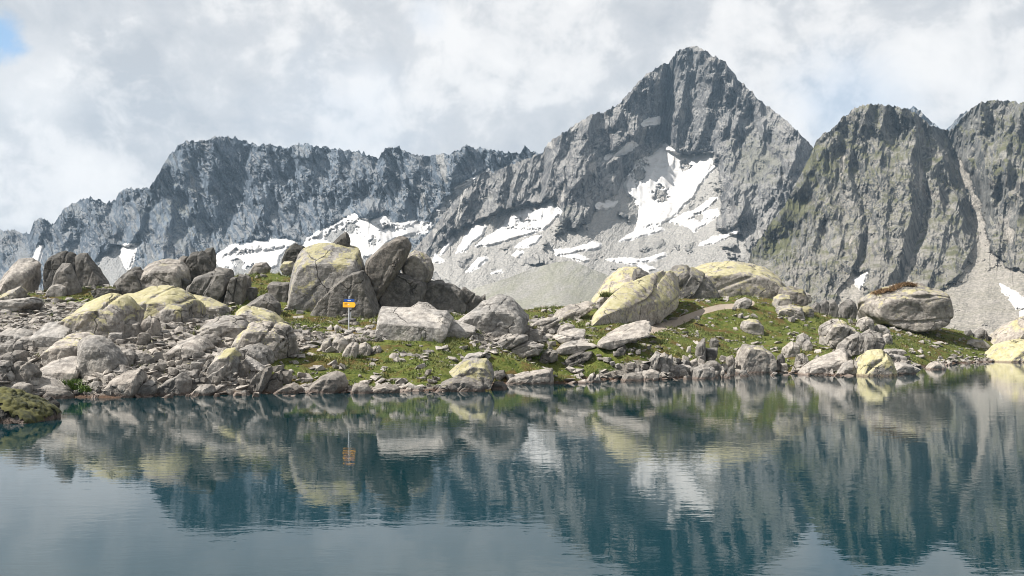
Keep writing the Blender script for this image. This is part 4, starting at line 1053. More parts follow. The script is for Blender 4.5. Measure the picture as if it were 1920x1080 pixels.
R('slab', 'long flat pale slab in the meadow below the perched stone', poly('1044 654 1062 641 1090 636 1118 641 1108 648 1078 652'), 1.18, 0.35, 0.0, 0.0, (0.92, 0, -0.3, 0.4), 0.6)
R('outcrop', 'grey bedded ledge left of the perched beige stone', poly('1000 610 1016 600 1040 596 1050 601 1042 610 1018 616'), 1.0, 0.3, 0.0, 0.15, groove=(25, 0.5, 0.06))
R('outcrop', 'brown ribbed ledge on the grassy skyline', poly('1034 598 1050 582 1075 572 1100 565 1108 570 1090 582 1060 594'), 1.0, 0.5, 0.1, 0.15, groove=(35, 0.6, 0.07))
R('outcrop', 'dark splintered slate ledge in the meadow', poly('1054 678 1066 668 1086 660 1110 658 1108 667 1084 676'), 0.62, 0.3, 0.0, 0.5, groove=(28, 0.22, 0.1), cap=(0.8, 0, -0.1))
R('outcrop', 'brown splintered ledge left of the dark slate ledge', poly('1004 672 1010 658 1030 655 1048 658 1046 668 1024 673'), 0.8, 0.5, 0.0, 0.35, groove=(55, 0.35, 0.1))
R('boulder', 'dark grey round stone in the grass above the shore slabs', poly('1154 660 1160 650 1170 646 1176 653 1170 660'), 0.6, 0.1, 0.0, 0.5)

# --- the yellow lichen giants
R('outcrop', 'huge pale sloping rock with yellow lichen at centre right', poly('1102 606 1110 590 1130 570 1152 550 1185 534 1220 518 1252 505 1276 501 1292 514 1282 548 1240 576 1200 602 1166 613 1122 617'), 1.14, 0.7, 0.62, 0.05, (0.96, -0.05, -0.26, 0.45), 0.34, groove=(42, 2.3, 0.22), sharp=22, chips=6, rough=0.018, d=83.5, skew=1.3, sink=0.15)
R('outcrop', 'rounded dark right end of the huge yellow lichen rock', poly('1256 520 1268 505 1284 501 1304 508 1326 525 1346 547 1347 558 1320 566 1284 572 1262 560'), 0.88, 0.15, 0.45, 0.3, (0.78, -0.06, -0.12), 0.4, groove=(48, 1.6, 0.16), sharp=11, d=97, rough=0.03, sink=0.1)
R('boulder', 'yellow lichen rock behind the upper left of the huge one', poly('1110 562 1136 534 1156 512 1172 502 1192 502 1206 512 1208 530 1180 552 1130 574'), 1.1, 0.65, 0.62, 0.05, (0.9, -0.03, -0.24, 0.5), 0.5, d=97, sharp=14)
R('boulder', 'small dark knob at the right end of the rear lichen rock', poly('1186 530 1188 508 1198 502 1208 510 1220 518 1212 530 1198 540'), 0.75, 0.1, 0.15, 0.45, sharp=12, d=95)
R('boulder', 'smooth yellow and grey boulder behind the huge lichen rock', poly('1296 506 1322 496 1370 492 1416 498 1444 510 1462 528 1464 546 1440 556 1380 564 1330 560 1304 540'), 1.02, 0.45, 0.60, 0.2, (0.88, -0.08, -0.2, 0.7), 0.45, d=106, sharp=13, groove=(30, 2.6, 0.10), rough=0.02)
R('slab', 'long lower slab at the foot of the huge lichen rock', poly('1118 645 1132 632 1162 622 1190 608 1214 602 1218 607 1192 622 1170 634 1140 648'), 1.1, 0.45, 0.05, 0.1, (0.9, 0, -0.28, 0.4), 0.4, groove=(24, 0.7, 0.09), under=0.4, sink=0.05)
R('slab', 'thin upper slab along the foot of the huge lichen rock', poly('1134 628 1160 615 1190 604 1212 600 1208 608 1176 620 1150 630'), 1.12, 0.5, 0.05, 0.05, (0.9, 0, -0.28, 0.4), 0.4, under=0.4)
R('boulder', 'upright pale rock left of the huge lichen rock', poly('1116 576 1122 562 1134 554 1138 560 1130 574 1120 580'), 1.0, 0.4, 0.1, 0.1, d=88)

# --- right of centre
R('boulder', 'round lichen-topped boulder left of the boulder heap', poly('1448 576 1451 558 1462 552 1480 554 1484 568 1466 578'), 0.95, 0.35, 0.55, 0.2, sharp=11)
R('boulder', 'angular brown boulder topping the right-hand heap', poly('1458 560 1464 541 1478 540 1494 547 1502 541 1512 556 1513 572 1486 574'), 0.85, 0.5, 0.35, 0.35, (0.65, 0, -0.1), d=101)
R('boulder', 'pale small boulder behind the right-hand heap', poly('1504 562 1508 548 1516 550 1520 562'), 1.05, 0.3, 0.05, 0.1, d=104)
R('outcrop', 'low bedded block in front of the right-hand heap', poly('1454 588 1460 576 1480 572 1500 576 1506 588 1484 593'), 1.02, 0.4, 0.35, 0.15, groove=(-15, 0.5, 0.06))
R('boulder', 'yellow lichened cube right of the heap front', poly('1501 592 1504 577 1514 573 1524 578 1523 592'), 0.9, 0.3, 0.75, 0.3)
for lab, pl in (('first leaning grey slab of the upright pack', '1518 594 1521 576 1530 566 1536 570 1534 592'), ('second leaning grey slab of the upright pack', '1532 592 1536 570 1546 560 1552 566 1548 588'), ('last rounded slab of the upright pack', '1548 586 1550 566 1562 562 1570 576 1566 588')):
    R('slab', lab, poly(pl), 0.9, 0.15, 0.05, 0.3, (0.8, 0, -0.05), 0.6, group='upright pack of grey slabs', d=98)
R('boulder', 'round split boulder left of the great flat boulder', poly('1572 586 1578 570 1592 561 1602 566 1606 580 1602 591 1584 592'), 0.8, 0.2, 0.1, 0.35, sharp=10, groove=(68, 1.4, 0.08), d=101)
R('boulder', 'small grey double boulder beside the path top', poly('1376 573 1382 563 1396 558 1408 562 1410 569 1392 575'), 0.95, 0.2, 0.0, 0.2, sharp=13)
R('boulder', 'lichened knobbly boulder on the meadow right of the path', poly('1389 616 1392 603 1404 599 1420 602 1429 612 1430 622 1410 624'), 1.05, 0.4, 0.35, 0.1, sharp=10, rough=0.05)
R('boulder', 'great flat-topped boulder resting on the right meadow', poly('1616 582 1617 562 1640 547 1675 538 1700 532 1738 537 1768 547 1772 556 1777 566 1777 580 1766 600 1745 610 1690 614 1660 606 1636 600'), 0.98, 0.5, 0.36, 0.25, (0.82, -0.03, -0.18), 0.42, d=108.5, sharp=13, groove=(-3, 2.4, 0.16), rough=0.025, sink=0.04)
R('boulder', 'rounded pale boulder under the left end of the great boulder', poly('1605 612 1610 600 1624 594 1636 600 1638 612 1622 618'), 1.05, 0.35, 0.15, 0.15, sharp=12)
R('boulder', 'pale flat boulder in front of the great flat boulder', poly('1634 620 1644 609 1658 611 1668 620 1660 628 1642 628'), 1.12, 0.4, 0.05, 0.1)
R('outcrop', 'ribbed lichened outcrop on the right meadow', poly('1540 640 1541 612 1556 602 1576 602 1598 614 1608 626 1590 642 1564 646'), 1.08, 0.4, 0.25, 0.1, (0.75, 0, -0.15), 0.4, groove=(52, 0.55, 0.12), sharp=14)
R('outcrop', 'steeply bedded rocks below the ribbed outcrop', poly('1568 662 1574 644 1590 632 1608 622 1620 630 1618 656 1592 668'), 0.95, 0.3, 0.05, 0.25, (0.8, 0, -0.05), 0.4, groove=(66, 0.45, 0.13))
R('boulder', 'smooth shaded block right of the steeply bedded rocks', poly('1612 656 1614 626 1632 618 1652 628 1656 642 1642 656 1624 662'), 0.92, 0.35, 0.05, 0.2, (0.75, 0, -0.12))
R('boulder', 'small cube at the right end of the bedded rocks', poly('1654 641 1655 629 1666 625 1672 631 1670 642'), 0.98, 0.35, 0.05, 0.1)
R('boulder', 'bright yellow lichen boulder at the right waterline', poly('1600 704 1610 684 1614 666 1626 657 1654 657 1664 670 1675 690 1676 705'), 1.12, 0.45, 0.95, 0.05, (0.8, -0.03, -0.22), 0.45, sharp=16, groove=(40, 1.3, 0.10))
R('boulder', 'big square pale boulder standing at the waterline', poly('1377 698 1384 668 1394 648 1420 650 1446 664 1449 682 1446 698'), 1.02, 0.5, 0.2, 0.15, (0.82, 0, -0.06), 0.5, sharp=28, groove=(80, 1.5, 0.05))
R('outcrop', 'left bedded rocks of the outcrop above the square boulder', poly('1464 668 1470 650 1484 640 1498 644 1500 658 1484 669'), 0.98, 0.35, 0.05, 0.2, groove=(62, 0.4, 0.10), sharp=14)
R('boulder', 'tall knob in the middle of the bedded meadow outcrop', poly('1492 648 1496 630 1508 624 1518 632 1512 646 1502 654'), 0.98, 0.3, 0.05, 0.2, groove=(75, 0.4, 0.06))
R('boulder', 'right leaning stone of the bedded meadow outcrop', poly('1504 658 1508 642 1516 635 1522 644 1516 658'), 0.95, 0.3, 0.0, 0.2)
R('boulder', 'narrow dark rock right of the big square boulder', poly('1454 692 1458 668 1466 662 1472 674 1470 692'), 0.7, 0.3, 0.0, 0.35)
R('boulder', 'small ribbed rock in bright grass above the shore', poly('1490 682 1494 664 1504 661 1514 668 1512 680 1500 684'), 0.95, 0.4, 0.0, 0.15, groove=(82, 0.35, 0.07))
R('boulder', 'long pale boulder sloping to the right-hand shore', poly('1506 694 1528 676 1560 662 1578 654 1585 664 1580 684 1560 694 1530 700'), 1.12, 0.45, 0.0, 0.1, (0.88, -0.04, -0.24, 0.5), 0.5, sharp=16)
R('boulder', 'pale low rock in the water below the long sloping boulder', poly('1500 699 1514 688 1530 684 1542 690 1548 700 1520 703'), 1.12, 0.45, 0.0, 0.05)
R('outcrop', 'jointed grey rock left of the bright yellow boulder', poly('1570 698 1580 684 1596 676 1614 678 1612 694 1592 702'), 1.05, 0.4, 0.1, 0.1, groove=(50, 0.6, 0.08))
for k, (lab, pl) in enumerate((('top flat plate stacked right of the yellow waterline boulder', '1652 660 1664 654 1692 655 1694 661 1668 664'), ('middle flat plate stacked right of the yellow waterline boulder', '1656 670 1670 664 1696 668 1692 675 1670 676'),
                 ('lowest broad plate stacked right of the yellow waterline boulder', '1664 692 1684 680 1704 683 1718 689 1700 697 1676 699'))):
    R('slab', lab, poly(pl), 1.08, 0.25, 0.0, 0.1, (0.85, 0, -0.2), 0.5, group='flat plates stacked by the yellow waterline boulder')
R('boulder', 'small pinkish rock islet off the right shore', poly('1738 691 1746 680 1758 677 1770 684 1774 691 1758 693'), 1.08, 0.6, 0.0, 0.05)
R('slab', 'left upright shard by the right-hand scree', poly('1805 642 1810 620 1817 616 1822 626 1820 642'), 0.78, 0.1, 0.0, 0.3, (0.8, 0, 0), d=112)
R('slab', 'tall pointed shard by the right-hand scree', poly('1817 646 1824 628 1838 615 1847 622 1850 646'), 0.82, 0.15, 0.0, 0.25, (0.75, 0, 0), d=112)
R('slab', 'low right shard by the right-hand scree', poly('1846 646 1850 630 1858 632 1864 647'), 0.72, 0.1, 0.0, 0.35, d=112)
R('boulder', 'low pale rock in front of the upright shards', poly('1810 645 1822 637 1842 638 1852 646 1830 649'), 1.12, 0.4, 0.0, 0.05)
R('outcrop', 'tall beige rock with a slanting crack at the right edge', poly('1862 648 1872 624 1890 607 1912 597 1940 592 1985 600 1990 650 1900 660'), 1.1, 0.75, 0.3, 0.05, (0.8, 0, -0.15), 0.4, groove=(62, 1.8, 0.14), d=110, sharp=18)
R('boulder', 'yellow lichen rock at the right edge waterline', poly('1846 680 1862 662 1884 644 1915 638 1950 648 1985 668 1988 682'), 1.1, 0.5, 0.9, 0.05, (0.8, 0, -0.2), 0.4, d=103, sharp=14, groove=(58, 1.5, 0.10))

# --- shoreline rocks, centre right
for lab, pl, tn, wm, gv in (
        ('left of the pair of pale pointed shore rocks', '1098 717 1106 702 1114 699 1119 710 1114 718', 1.12, 0.35, (50, 0.3, 0.04)),
        ('right of the pair of pale pointed shore rocks', '1108 718 1116 706 1124 701 1127 717', 1.15, 0.35, (50, 0.3, 0.04)),
        ('dark long rock at the waterline right of the pale pair', '1164 713 1172 701 1190 699 1206 704 1206 713 1186 715', 0.75, 0.35, None),
        ('smooth pale boulder at the waterline before the leaning slabs', '1203 711 1206 696 1222 693 1236 698 1232 710 1216 713', 1.15, 0.45, None),
        ('front leaning slab of the fan above the centre shore', '1214 690 1219 672 1230 659 1237 663 1230 682 1222 692', 1.08, 0.3, (60, 0.25, 0.05)),
        ('middle leaning slab of the fan above the centre shore', '1228 688 1236 668 1245 661 1252 666 1242 682', 0.95, 0.3, None),
        ('right leaning slab of the fan above the centre shore', '1242 688 1250 672 1259 665 1262 674 1254 690', 1.08, 0.3, None),
        ('small pale disc-shaped rock below the leaning slabs', '1236 696 1240 684 1250 682 1255 690 1248 698', 1.15, 0.3, None),
        ('flat pale rock behind the round grey shore rock', '1258 696 1268 686 1290 685 1300 690 1290 698', 1.15, 0.35, None),
        ('round grey rock among the centre shore stones', '1259 702 1264 694 1272 693 1276 700 1268 705', 0.95, 0.15, None),
        ('tan triangular rock among the centre shore stones', '1270 708 1276 694 1284 692 1294 707', 1.05, 0.55, None),
        ('dark thin slab left of the banded waterline boulder', '1292 708 1294 692 1302 686 1303 706', 0.7, 0.25, None),
        ('banded grey and pink boulder at the centre waterline', '1299 710 1302 690 1318 685 1340 690 1340 704 1330 711', 0.98, 0.35, (70, 0.5, 0.05)),
        ('shaded dome rock behind the banded waterline boulder', '1316 692 1326 678 1342 676 1352 686 1350 700 1330 702', 0.85, 0.35, None),
        ('small upright stone right of the banded boulder', '1334 709 1337 696 1346 695 1347 709', 0.88, 0.35, None),
        ('second small upright stone right of the banded boulder', '1350 709 1352 695 1358 694 1360 708', 0.92, 0.35, None),
        ('dark pointed stone left of the square waterline boulder', '1362 706 1366 690 1374 685 1378 694 1374 706', 0.72, 0.25, None),
        ('brown twin rock above the dark pointed stone', '1360 690 1362 670 1372 666 1378 674 1374 690', 0.9, 0.6, (80, 0.4, 0.05)),
        ('tall left pillar of the split rock above the shore', '1302 672 1306 648 1316 636 1322 633 1323 668 1314 674', 0.85, 0.2, (80, 0.5, 0.05)),
        ('cube perched at the top of the split rock above the shore', '1330 652 1332 637 1340 633 1347 638 1346 652', 0.68, 0.15, None),
        ('shaded right pillar of the split rock above the shore', '1321 672 1323 652 1346 652 1344 668 1332 676', 0.78, 0.15, None),
        ('small egg stone left of the split rock', '1286 662 1289 650 1296 648 1296 660', 1.0, 0.3, None),
        ('broad tan rock between the leaning slabs and split rock', '1288 688 1296 676 1306 672 1308 684 1300 690', 1.1, 0.55, None)):
    R('boulder' if 'slab' not in lab else 'slab', lab, poly(pl), tn, wm, 0.05, 0.2, (0.75, 0, -0.1), 0.5, groove=gv, sharp=18, chips=10)
print('hero rocks', len(ROCKS))

# --- medium stones: shared shapes, laid into the gaps between the big ones
variants = {}
rs = np.random.RandomState(5)
for style, ext in (('block', (1, 0.8, 0.7)), ('flat', (1, 0.8, 0.28)), ('round', (1, 0.85, 0.75)), ('plate', (1, 0.5, 0.36))):
    for k in range(5):
        b = np.array([(sx_ * ext[0], sy_ * ext[1], sz_ * ext[2]) for sx_ in (-1, 1) for sy_ in (-1, 1) for sz_ in (-1, 1)], float)
        b *= rs.uniform(0.55, 1.0, b.shape) if style == 'round' else rs.uniform(0.62, 1.0, b.shape)
        b[:, 0] += b[:, 2] * rs.uniform(-0.6, 0.6)
        b /= np.abs(b).max(0); b *= np.array(ext)
        b -= (b.max(0) + b.min(0)) / 2
        pv, f = rock_shape(b, 3, 36 if style != 'round' else 9, 6 if style != 'round' else 12, 0.03, (15 * k, 0.35, 0.035) if style == 'plate' else None, 900 + len(variants) * 7 + k)
        pv[:, 2] -= pv[:, 2].min()
        variants.setdefault(style, []).append((mesh_np('stone', pv, f, M_rock, False), ext))

WORD = {'block': 'angular', 'flat': 'flat', 'round': 'rounded', 'plate': 'slab-like'}
REGIONS = [
    # polygon, number, size range in px, styles, warm, tint, place words
    ('0 600 60 590 150 590 130 610 95 605 60 635 0 625', 14, (11, 22), 'ff', 0.2, 1.1, 'the upper left rubble', 'stones of the upper left rubble'),
    ('75 575 90 555 130 555 175 572 150 590 80 592', 8, (8, 15), 'fb', 0.2, 1.0, 'those below the left crag', 'stones below the left crag'),
    ('0 645 60 650 75 690 60 700 0 660', 7, (9, 16), 'bb', 0.35, 1.0, 'those by the left edge', 'stones by the left edge'),
    ('170 610 300 605 330 640 290 665 215 640', 18, (12, 27), 'bfr', 0.35, 1.0, 'those under the yellow whaleback', 'stones under the yellow whaleback'),
    ('300 605 380 610 400 625 330 650 300 640', 12, (9, 17), 'bf', 0.35, 1.05, 'those left of the yellow-capped rock', 'stones left of the lichen-capped rock'),
    ('250 660 330 670 390 700 380 725 300 705 260 700', 24, (13, 28), 'bpr', 0.35, 1.0, 'the heap above the left shore', 'stones heaped above the left shore'),
    ('330 665 440 655 430 690 390 710 340 700', 20, (13, 27), 'bpp', 0.3, 1.0, 'the tumble below the knobbly dome', 'tumbled slabs below the knobbly dome'),
    ('130 712 250 705 290 725 290 742 140 744', 12, (8, 14), 'rb', 0.6, 0.95, 'the left beach', 'brown stones of the left beach'),
    ('290 740 350 736 570 732 580 740 300 744', 16, (8, 15), 'rf', 0.7, 0.9, 'those at the left waterline', 'brown stones at the left waterline'),
    ('440 705 570 700 560 722 470 725 400 722', 10, (9, 16), 'pb', 0.5, 0.85, 'those on the bank below the dome', 'dark tilted stones below the dome'),
    ('555 700 600 690 590 715 560 722', 5, (8, 14), 'p', 0.4, 0.85, 'those left of the humpbacked rock', 'tilted plates left of the humpback'),
    ('540 625 640 628 640 640 560 642', 8, (6, 11), 'f', 0.3, 1.15, 'the gravel left of the signpost', 'pale stones left of the signpost foot'),
    ('540 590 700 590 700 622 550 620', 9, (6, 11), 'f', 0.3, 1.15, 'those in the grass by the signpost', 'pale stones in the grass by the signpost'),
    ('880 640 1040 640 1040 680 900 680', 9, (7, 13), 'fb', 0.35, 1.05, 'those in the mid meadow', 'pale stones of the mid meadow'),
    ('930 612 1040 600 1040 625 930 628', 9, (8, 15), 'fb', 0.3, 1.0, 'those right of the broad grey boulder', 'stones right of the broad grey boulder'),
    ('1120 665 1220 660 1215 695 1130 690', 10, (7, 14), 'fb', 0.35, 1.1, 'those left of the leaning slabs', 'pale stones left of the leaning slabs'),
    ('1130 700 1300 700 1300 712 1130 716', 12, (7, 12), 'rf', 0.6, 1.0, 'those at the centre waterline', 'stones at the centre waterline'),
    ('1360 575 1450 560 1530 600 1520 615 1380 600', 9, (6, 11), 'fr', 0.3, 1.05, 'those right of the path top', 'stones right of the path top'),
    ('1560 590 1640 595 1640 625 1560 605', 9, (8, 14), 'fb', 0.3, 1.0, 'those left of the flat-topped boulder', 'stones left of the great flat boulder'),
    ('1690 625 1850 630 1850 665 1700 660', 10, (6, 12), 'f', 0.3, 1.15, 'the right meadow', 'pale stones on the right meadow'),
    ('1690 683 1850 672 1850 682 1700 695', 12, (6, 11), 'rf', 0.6, 0.95, 'those at the right waterline', 'brown stones at the right waterline'),
    ('700 705 860 690 940 700 930 725 700 735', 8, (7, 12), 'rf', 0.6, 0.9, 'those left of the tilted boulder', 'stones on the bank left of the tilted boulder'),
    ('1180 690 1300 672 1370 672 1400 690 1400 706 1190 711', 20, (12, 24), 'bbr', 0.45, 1.05, 'the block band along the centre shore', 'blocks along the centre shore'),
    ('1440 688 1520 680 1600 690 1700 684 1690 702 1450 702', 14, (10, 20), 'bfp', 0.45, 1.0, 'the rocks beside the square waterline boulder', 'rocks right of the square waterline boulder'),
    ('1545 640 1680 640 1695 690 1600 680', 8, (10, 18), 'bp', 0.35, 1.0, 'those above the yellow waterline boulder', 'rocks above the yellow waterline boulder'),
    ('1560 655 1610 650 1600 675 1570 675', 5, (8, 13), 'pb', 0.4, 0.95, 'those above the jointed shore rock', 'stones above the jointed shore rock'),
]
SN = {'b': 'block', 'f': 'flat', 'r': 'round', 'p': 'plate'}
placed = [(r[0], r[1], min(r[2], 60) * 0.5, r[3] * 0.5) for r in ROCKS]
nst = 0; LAB = []
ORD = 'first second third fourth fifth sixth seventh eighth ninth tenth eleventh twelfth thirteenth fourteenth fifteenth sixteenth seventeenth eighteenth nineteenth twentieth'.split() + ['twenty-' + w for w in 'first second third fourth fifth sixth seventh eighth ninth'.split()]
for pl, num, (a0, a1), stl, wm, tn, phrase, grp in REGIONS:
    pg = poly(pl); xs = [p[0] for p in pg]; ys = [p[1] for p in pg]
    cnt = 0; tries = 0
    while cnt < num and tries < num * 40:
        tries += 1
        x = rs.uniform(min(xs), max(xs)); y = rs.uniform(min(ys), max(ys)); s = a0 + (a1 - a0) * rs.rand() ** 1.5
        if poly_sd(np.array([x]), np.array([y]), pg)[0] < 0: continue
        if any(abs(x - q[0]) < q[2] * 0.8 + s * 0.35 and abs(y - q[1]) < q[3] * 0.7 + s * 0.2 for q in placed): continue
        style = SN[stl[rs.randint(len(stl))]]
        d = hit(x, y + s * 0.25)
        if d is None: continue
        placed.append((x, y, s * 0.5, s * 0.35))
        me, ext = variants[style][rs.randint(5)]
        o = bpy.data.objects.new('stone', me)
        k = s / 2 / F * d * 1.15
        o.scale = (k * rs.uniform(0.85, 1.15), k * rs.uniform(0.8, 1.1), k * rs.uniform(0.85, 1.3))
        tilt = rs.uniform(-0.3, 0.3) if style in ('block', 'round') else (rs.uniform(-0.25, 0.12) if style == 'flat' else rs.uniform(-1.15, -0.55))
        o.rotation_euler = (rs.uniform(-0.2, 0.25), tilt, rs.uniform(-0.6, 0.6) + (math.pi if rs.rand() < 0.5 and style != 'plate' else 0))
        wx = (x - 960) / F * d
        zz = float(ground_z(np.array([wx]), np.array([d]))[0])
        o.location = (wx, d, max(zz, -0.05) - 0.12 * k)
        o.color = (tn * rs.uniform(0.9, 1.35), min(1, max(0, wm + rs.uniform(-0.2, 0.2))), 0.3 if rs.rand() < 0.08 else 0.0, rs.uniform(0.0, 0.3))
        link(o)
        LAB.append((x, o, style, phrase, grp))
        cnt += 1; nst += 1
    LAB.sort(key=lambda q: q[0])
    for i, (x, o, style, ph, gr) in enumerate(LAB):
        tag(o, '%s %s stone, %s from the left of %s' % ('dark' if o.color[0] < 0.98 else 'grey' if o.color[0] < 1.2 else 'pale', WORD[style], ORD[i], ph), 'stone', gr)
    LAB = []
print('stones', nst)

# --- rubble nobody could count
lo = []
rs2 = np.random.RandomState(12)
for k in range(10):
    bm = bmesh.new()
    e = np.array([1, 0.8, 0.32 if k % 2 else 0.55])
    for _ in range(11):
        v = rs2.normal(size=3); v /= np.linalg.norm(v); bm.verts.new(v * e)
    r = bmesh.ops.convex_hull(bm, input=bm.verts)
    bmesh.ops.delete(bm, geom=[g for g in r['geom_interior'] if isinstance(g, bmesh.types.BMVert)], context='VERTS')
    bm.verts.index_update()
    lo.append((np.array([v.co[:] for v in bm.verts]), np.array([[q.index for q in f.verts] for f in bm.faces]))); bm.free()


def scatter_rubble(n, smin, smax, seed, name):
    r = np.random.RandomState(seed)
    X = r.uniform(-10, 1930, n * 8); D = r.uniform(40, 112, n * 8) 
    wx = (X - 960) / F * D; z = ground_z(wx, D); Y = HZ - (z - EYE) / D * F
    gv = np.zeros(len(X))
    for pl in GRAVEL: gv = np.maximum(gv, smooth(poly_sd(X, Y, pl), -14, 8))
    shore = np.exp(-((z - 0.05) / 0.16) ** 2)
    prob = np.clip(0.12 + gv * 0.8 + shore * 0.8 + 0.25 * smooth(fbm(wx / 2.5, D / 2.5, 3, 0.5, 6), 0.1, 0.3), 0, 1)
    pdist, _ = seg_dist(X, Y, PATH_W); prob *= (pdist > 6)
    ok = np.nonzero((z > -0.12) & (r.rand(len(X)) < prob))[0][:n]
    V = []; Fc = []; base = 0
    for i in ok:
        v, f = lo[r.randint(10)]
        s = smin + (smax - smin) * r.rand() ** 3
        a = r.uniform(0, 6.28); c, sn = math.cos(a), math.sin(a)
        t = r.uniform(-0.4, 0.4)
        q = v * s
        q = np.stack([q[:, 0] * c - q[:, 1] * sn, q[:, 0] * sn + q[:, 1] * c, q[:, 2] + q[:, 0] * t], 1)
        V.append(q + (wx[i], D[i], z[i] + s * 0.12)); Fc.append(f + base); base += len(v)
    me = mesh_np(name, np.concatenate(V), np.concatenate(Fc), M_rock, False)
    o = link(bpy.data.objects.new(name, me)); o.color = (1.35, 0.4, 0.0, 0.1)
    tag(o, 'pale broken stones strewn over the lake shore knoll', 'rubble', kind='stuff')
    return len(ok)


print('rubble', scatter_rubble(14000, 0.07, 0.5, 3, 'rubble'))

# ------------------------------------------------------------------ grass
M_tuft = simple_material('grass_blades', C3(0.057, 0.090, 0.017), C3(0.177, 0.180, 0.053), 0.9, 0.8)
M_dry = simple_material('dry_grass', C3(0.080, 0.044, 0.020), C3(0.208, 0.128, 0.060), 6.0, 0.9)
M_leaf = simple_material('bright_leaves', C3(0.045, 0.090, 0.013), C3(0.128, 0.192, 0.032), 5.0, 0.6)
M_moss = simple_material('moss', C3(0.016, 0.020, 0.006), C3(0.085, 0.082, 0.022), 2.6, 0.95, 0.06)


def blades(pos, hgt, wid, lean, seed):
    r = np.random.RandomState(seed); n = len(pos)
    a = r.uniform(0, 6.28, n); ca, sa = np.cos(a), np.sin(a)
    h = hgt * r.uniform(0.5, 1.3, n); w = wid * r.uniform(0.6, 1.3, n)
    lx = r.normal(0, lean, n) * h; ly = r.normal(0, lean, n) * h
    b0 = pos + np.stack([-ca * w, -sa * w, -0.02 + 0 * w], 1); b1 = pos + np.stack([ca * w, sa * w, -0.02 + 0 * w], 1)
    tip = pos + np.stack([lx, ly, h], 1)
    V = np.stack([b0, b1, tip], 1).reshape(-1, 3)
    return V, np.arange(3 * n).reshape(-1, 3)


r = np.random.RandomState(21)
n = 150000
X = r.uniform(-30, 1950, n); D = r.uniform(44, 116, n)
wx = (X - 960) / F * D; z = ground_z(wx, D); Y = HZ - (z - EYE) / D * F
gv = np.zeros(n)
for pl in GRAVEL: gv = np.maximum(gv, smooth(poly_sd(X, Y, pl), -14, 8))
pdist, _ = seg_dist(X, Y, PATH_W)
dens = np.clip(0.25 + 1.2 * fbm(wx / 2.0, D / 2.0, 3, 0.5, 14), 0.03, 1) * (1 - 0.85 * gv) * (pdist > 7) * (z > 0.12)
ok = r.rand(n) < dens
P0 = np.stack([wx[ok], D[ok], z[ok]], 1)
P = np.repeat(P0, 4, 0) + np.random.RandomState(3).normal(0, 0.07, (len(P0) * 4, 3)) * (1, 1, 0)
V, Fc = blades(P, 0.13, 0.035, 0.5, 5)
pick = np.random.RandomState(8).rand(len(P0)) < 0.075
P2 = np.repeat(P0[pick], 16, 0) + np.random.RandomState(9).normal(0, 0.11, (int(pick.sum()) * 16, 3)) * (1, 1, 0)
V2, F2 = blades(P2, 0.27, 0.03, 0.55, 6)
V = np.concatenate([V, V2]); Fc = np.concatenate([Fc, F2 + len(P) * 3])
o = link(bpy.data.objects.new('grass', mesh_np('grass', V, Fc, M_tuft, False)))
tag(o, 'short alpine grass growing over the knoll', 'grass', kind='stuff')
print('grass blades', len(P), len(P2))


def clump(name, label, cat, px_, py_, d, wpx, n, hgt, mat, wid=0.03, lean=0.5, hump=0.0, line=None):
    r = np.random.RandomState(int(px_))
    W_ = wpx / F * d
    c = P3(px_, py_, d)
    if line is not None:
        t = np.sort(r.rand(n)) * (len(line) - 1); i = np.minimum(t.astype(int), len(line) - 2); f = t - i
        L = np.array([P3(a, b, d) for a, b in line])
        P = L[i] * (1 - f)[:, None] + L[i + 1] * f[:, None] + r.normal(0, 1, (n, 3)) * (0.15, 0.5, 0.04)
    else:
        P = c + r.normal(0, 1, (n, 3)) * (W_ * 0.25, W_ * 0.2, 0.02)
    V, Fc = blades(P, hgt, wid, lean, int(px_) + 1)
    o = link(bpy.data.objects.new(name, mesh_np(name, V - c, Fc, mat, False))); o.location = c
    tag(o, label, cat)
    return o


for px_, py_, w_, h_, lab in ((138, 728, 30, 0.36, 'bright green leafy plant on the shore right of the wide pale boulder'), (165, 733, 30, 0.22, 'lower green plant patch right of the bright leafy shore plant'), (1003, 672, 16, 0.5, 'light green broad-leaved plant in the mid meadow')):
    d = hit(px_, py_) or 50
    clump('leafy_plant', lab, 'plant', px_, py_, d, w_, 500, h_, M_leaf, 0.05, 0.6)
clump('grass_tuft', 'dark green grass tuft growing in the cleft of the huge lichen rock', 'grass tuft', 1137, 556, 87, 18, 500, 0.40, M_tuft, 0.03, 0.5)
o = clump('dry_grass', 'brown dry grass growing along the top of the great flat boulder', 'dry grass', 1680, 545, 107.0, 60, 2600, 0.30, M_dry, 0.05, 0.7, line=[(1640, 552), (1655, 546), (1668, 546), (1682, 538), (1700, 534), (1712, 537)])

# moss blanket on the near boulder: a part of the boulder
mb = [o for o in bpy.data.objects if o.get('label', '').startswith('moss-covered')][0]
mv = np.array([v.co[:] for v in mb.data.vertices]); mn = np.array([v.normal[:] for v in mb.data.vertices])
nz = mn[:, 2] + 0.5 * perlin3(mv * 2.2, 5) + 0.25 * perlin3(mv * 7, 6)
msk = nz > 0.30
fc = np.array([p.vertices[:] for p in mb.data.polygons]); fc = fc[msk[fc].all(1)]
used, inv = np.unique(fc, return_inverse=True)
mvv = mv + mn * (0.02 + 0.07 * np.clip(nz - 0.30, 0, 0.6) + 0.03 * perlin3(mv * 9, 7))[:, None]
mo = link(bpy.data.objects.new('moss', mesh_np('moss', mvv[used], inv.reshape(-1, 3), M_moss))); mo.parent = mb

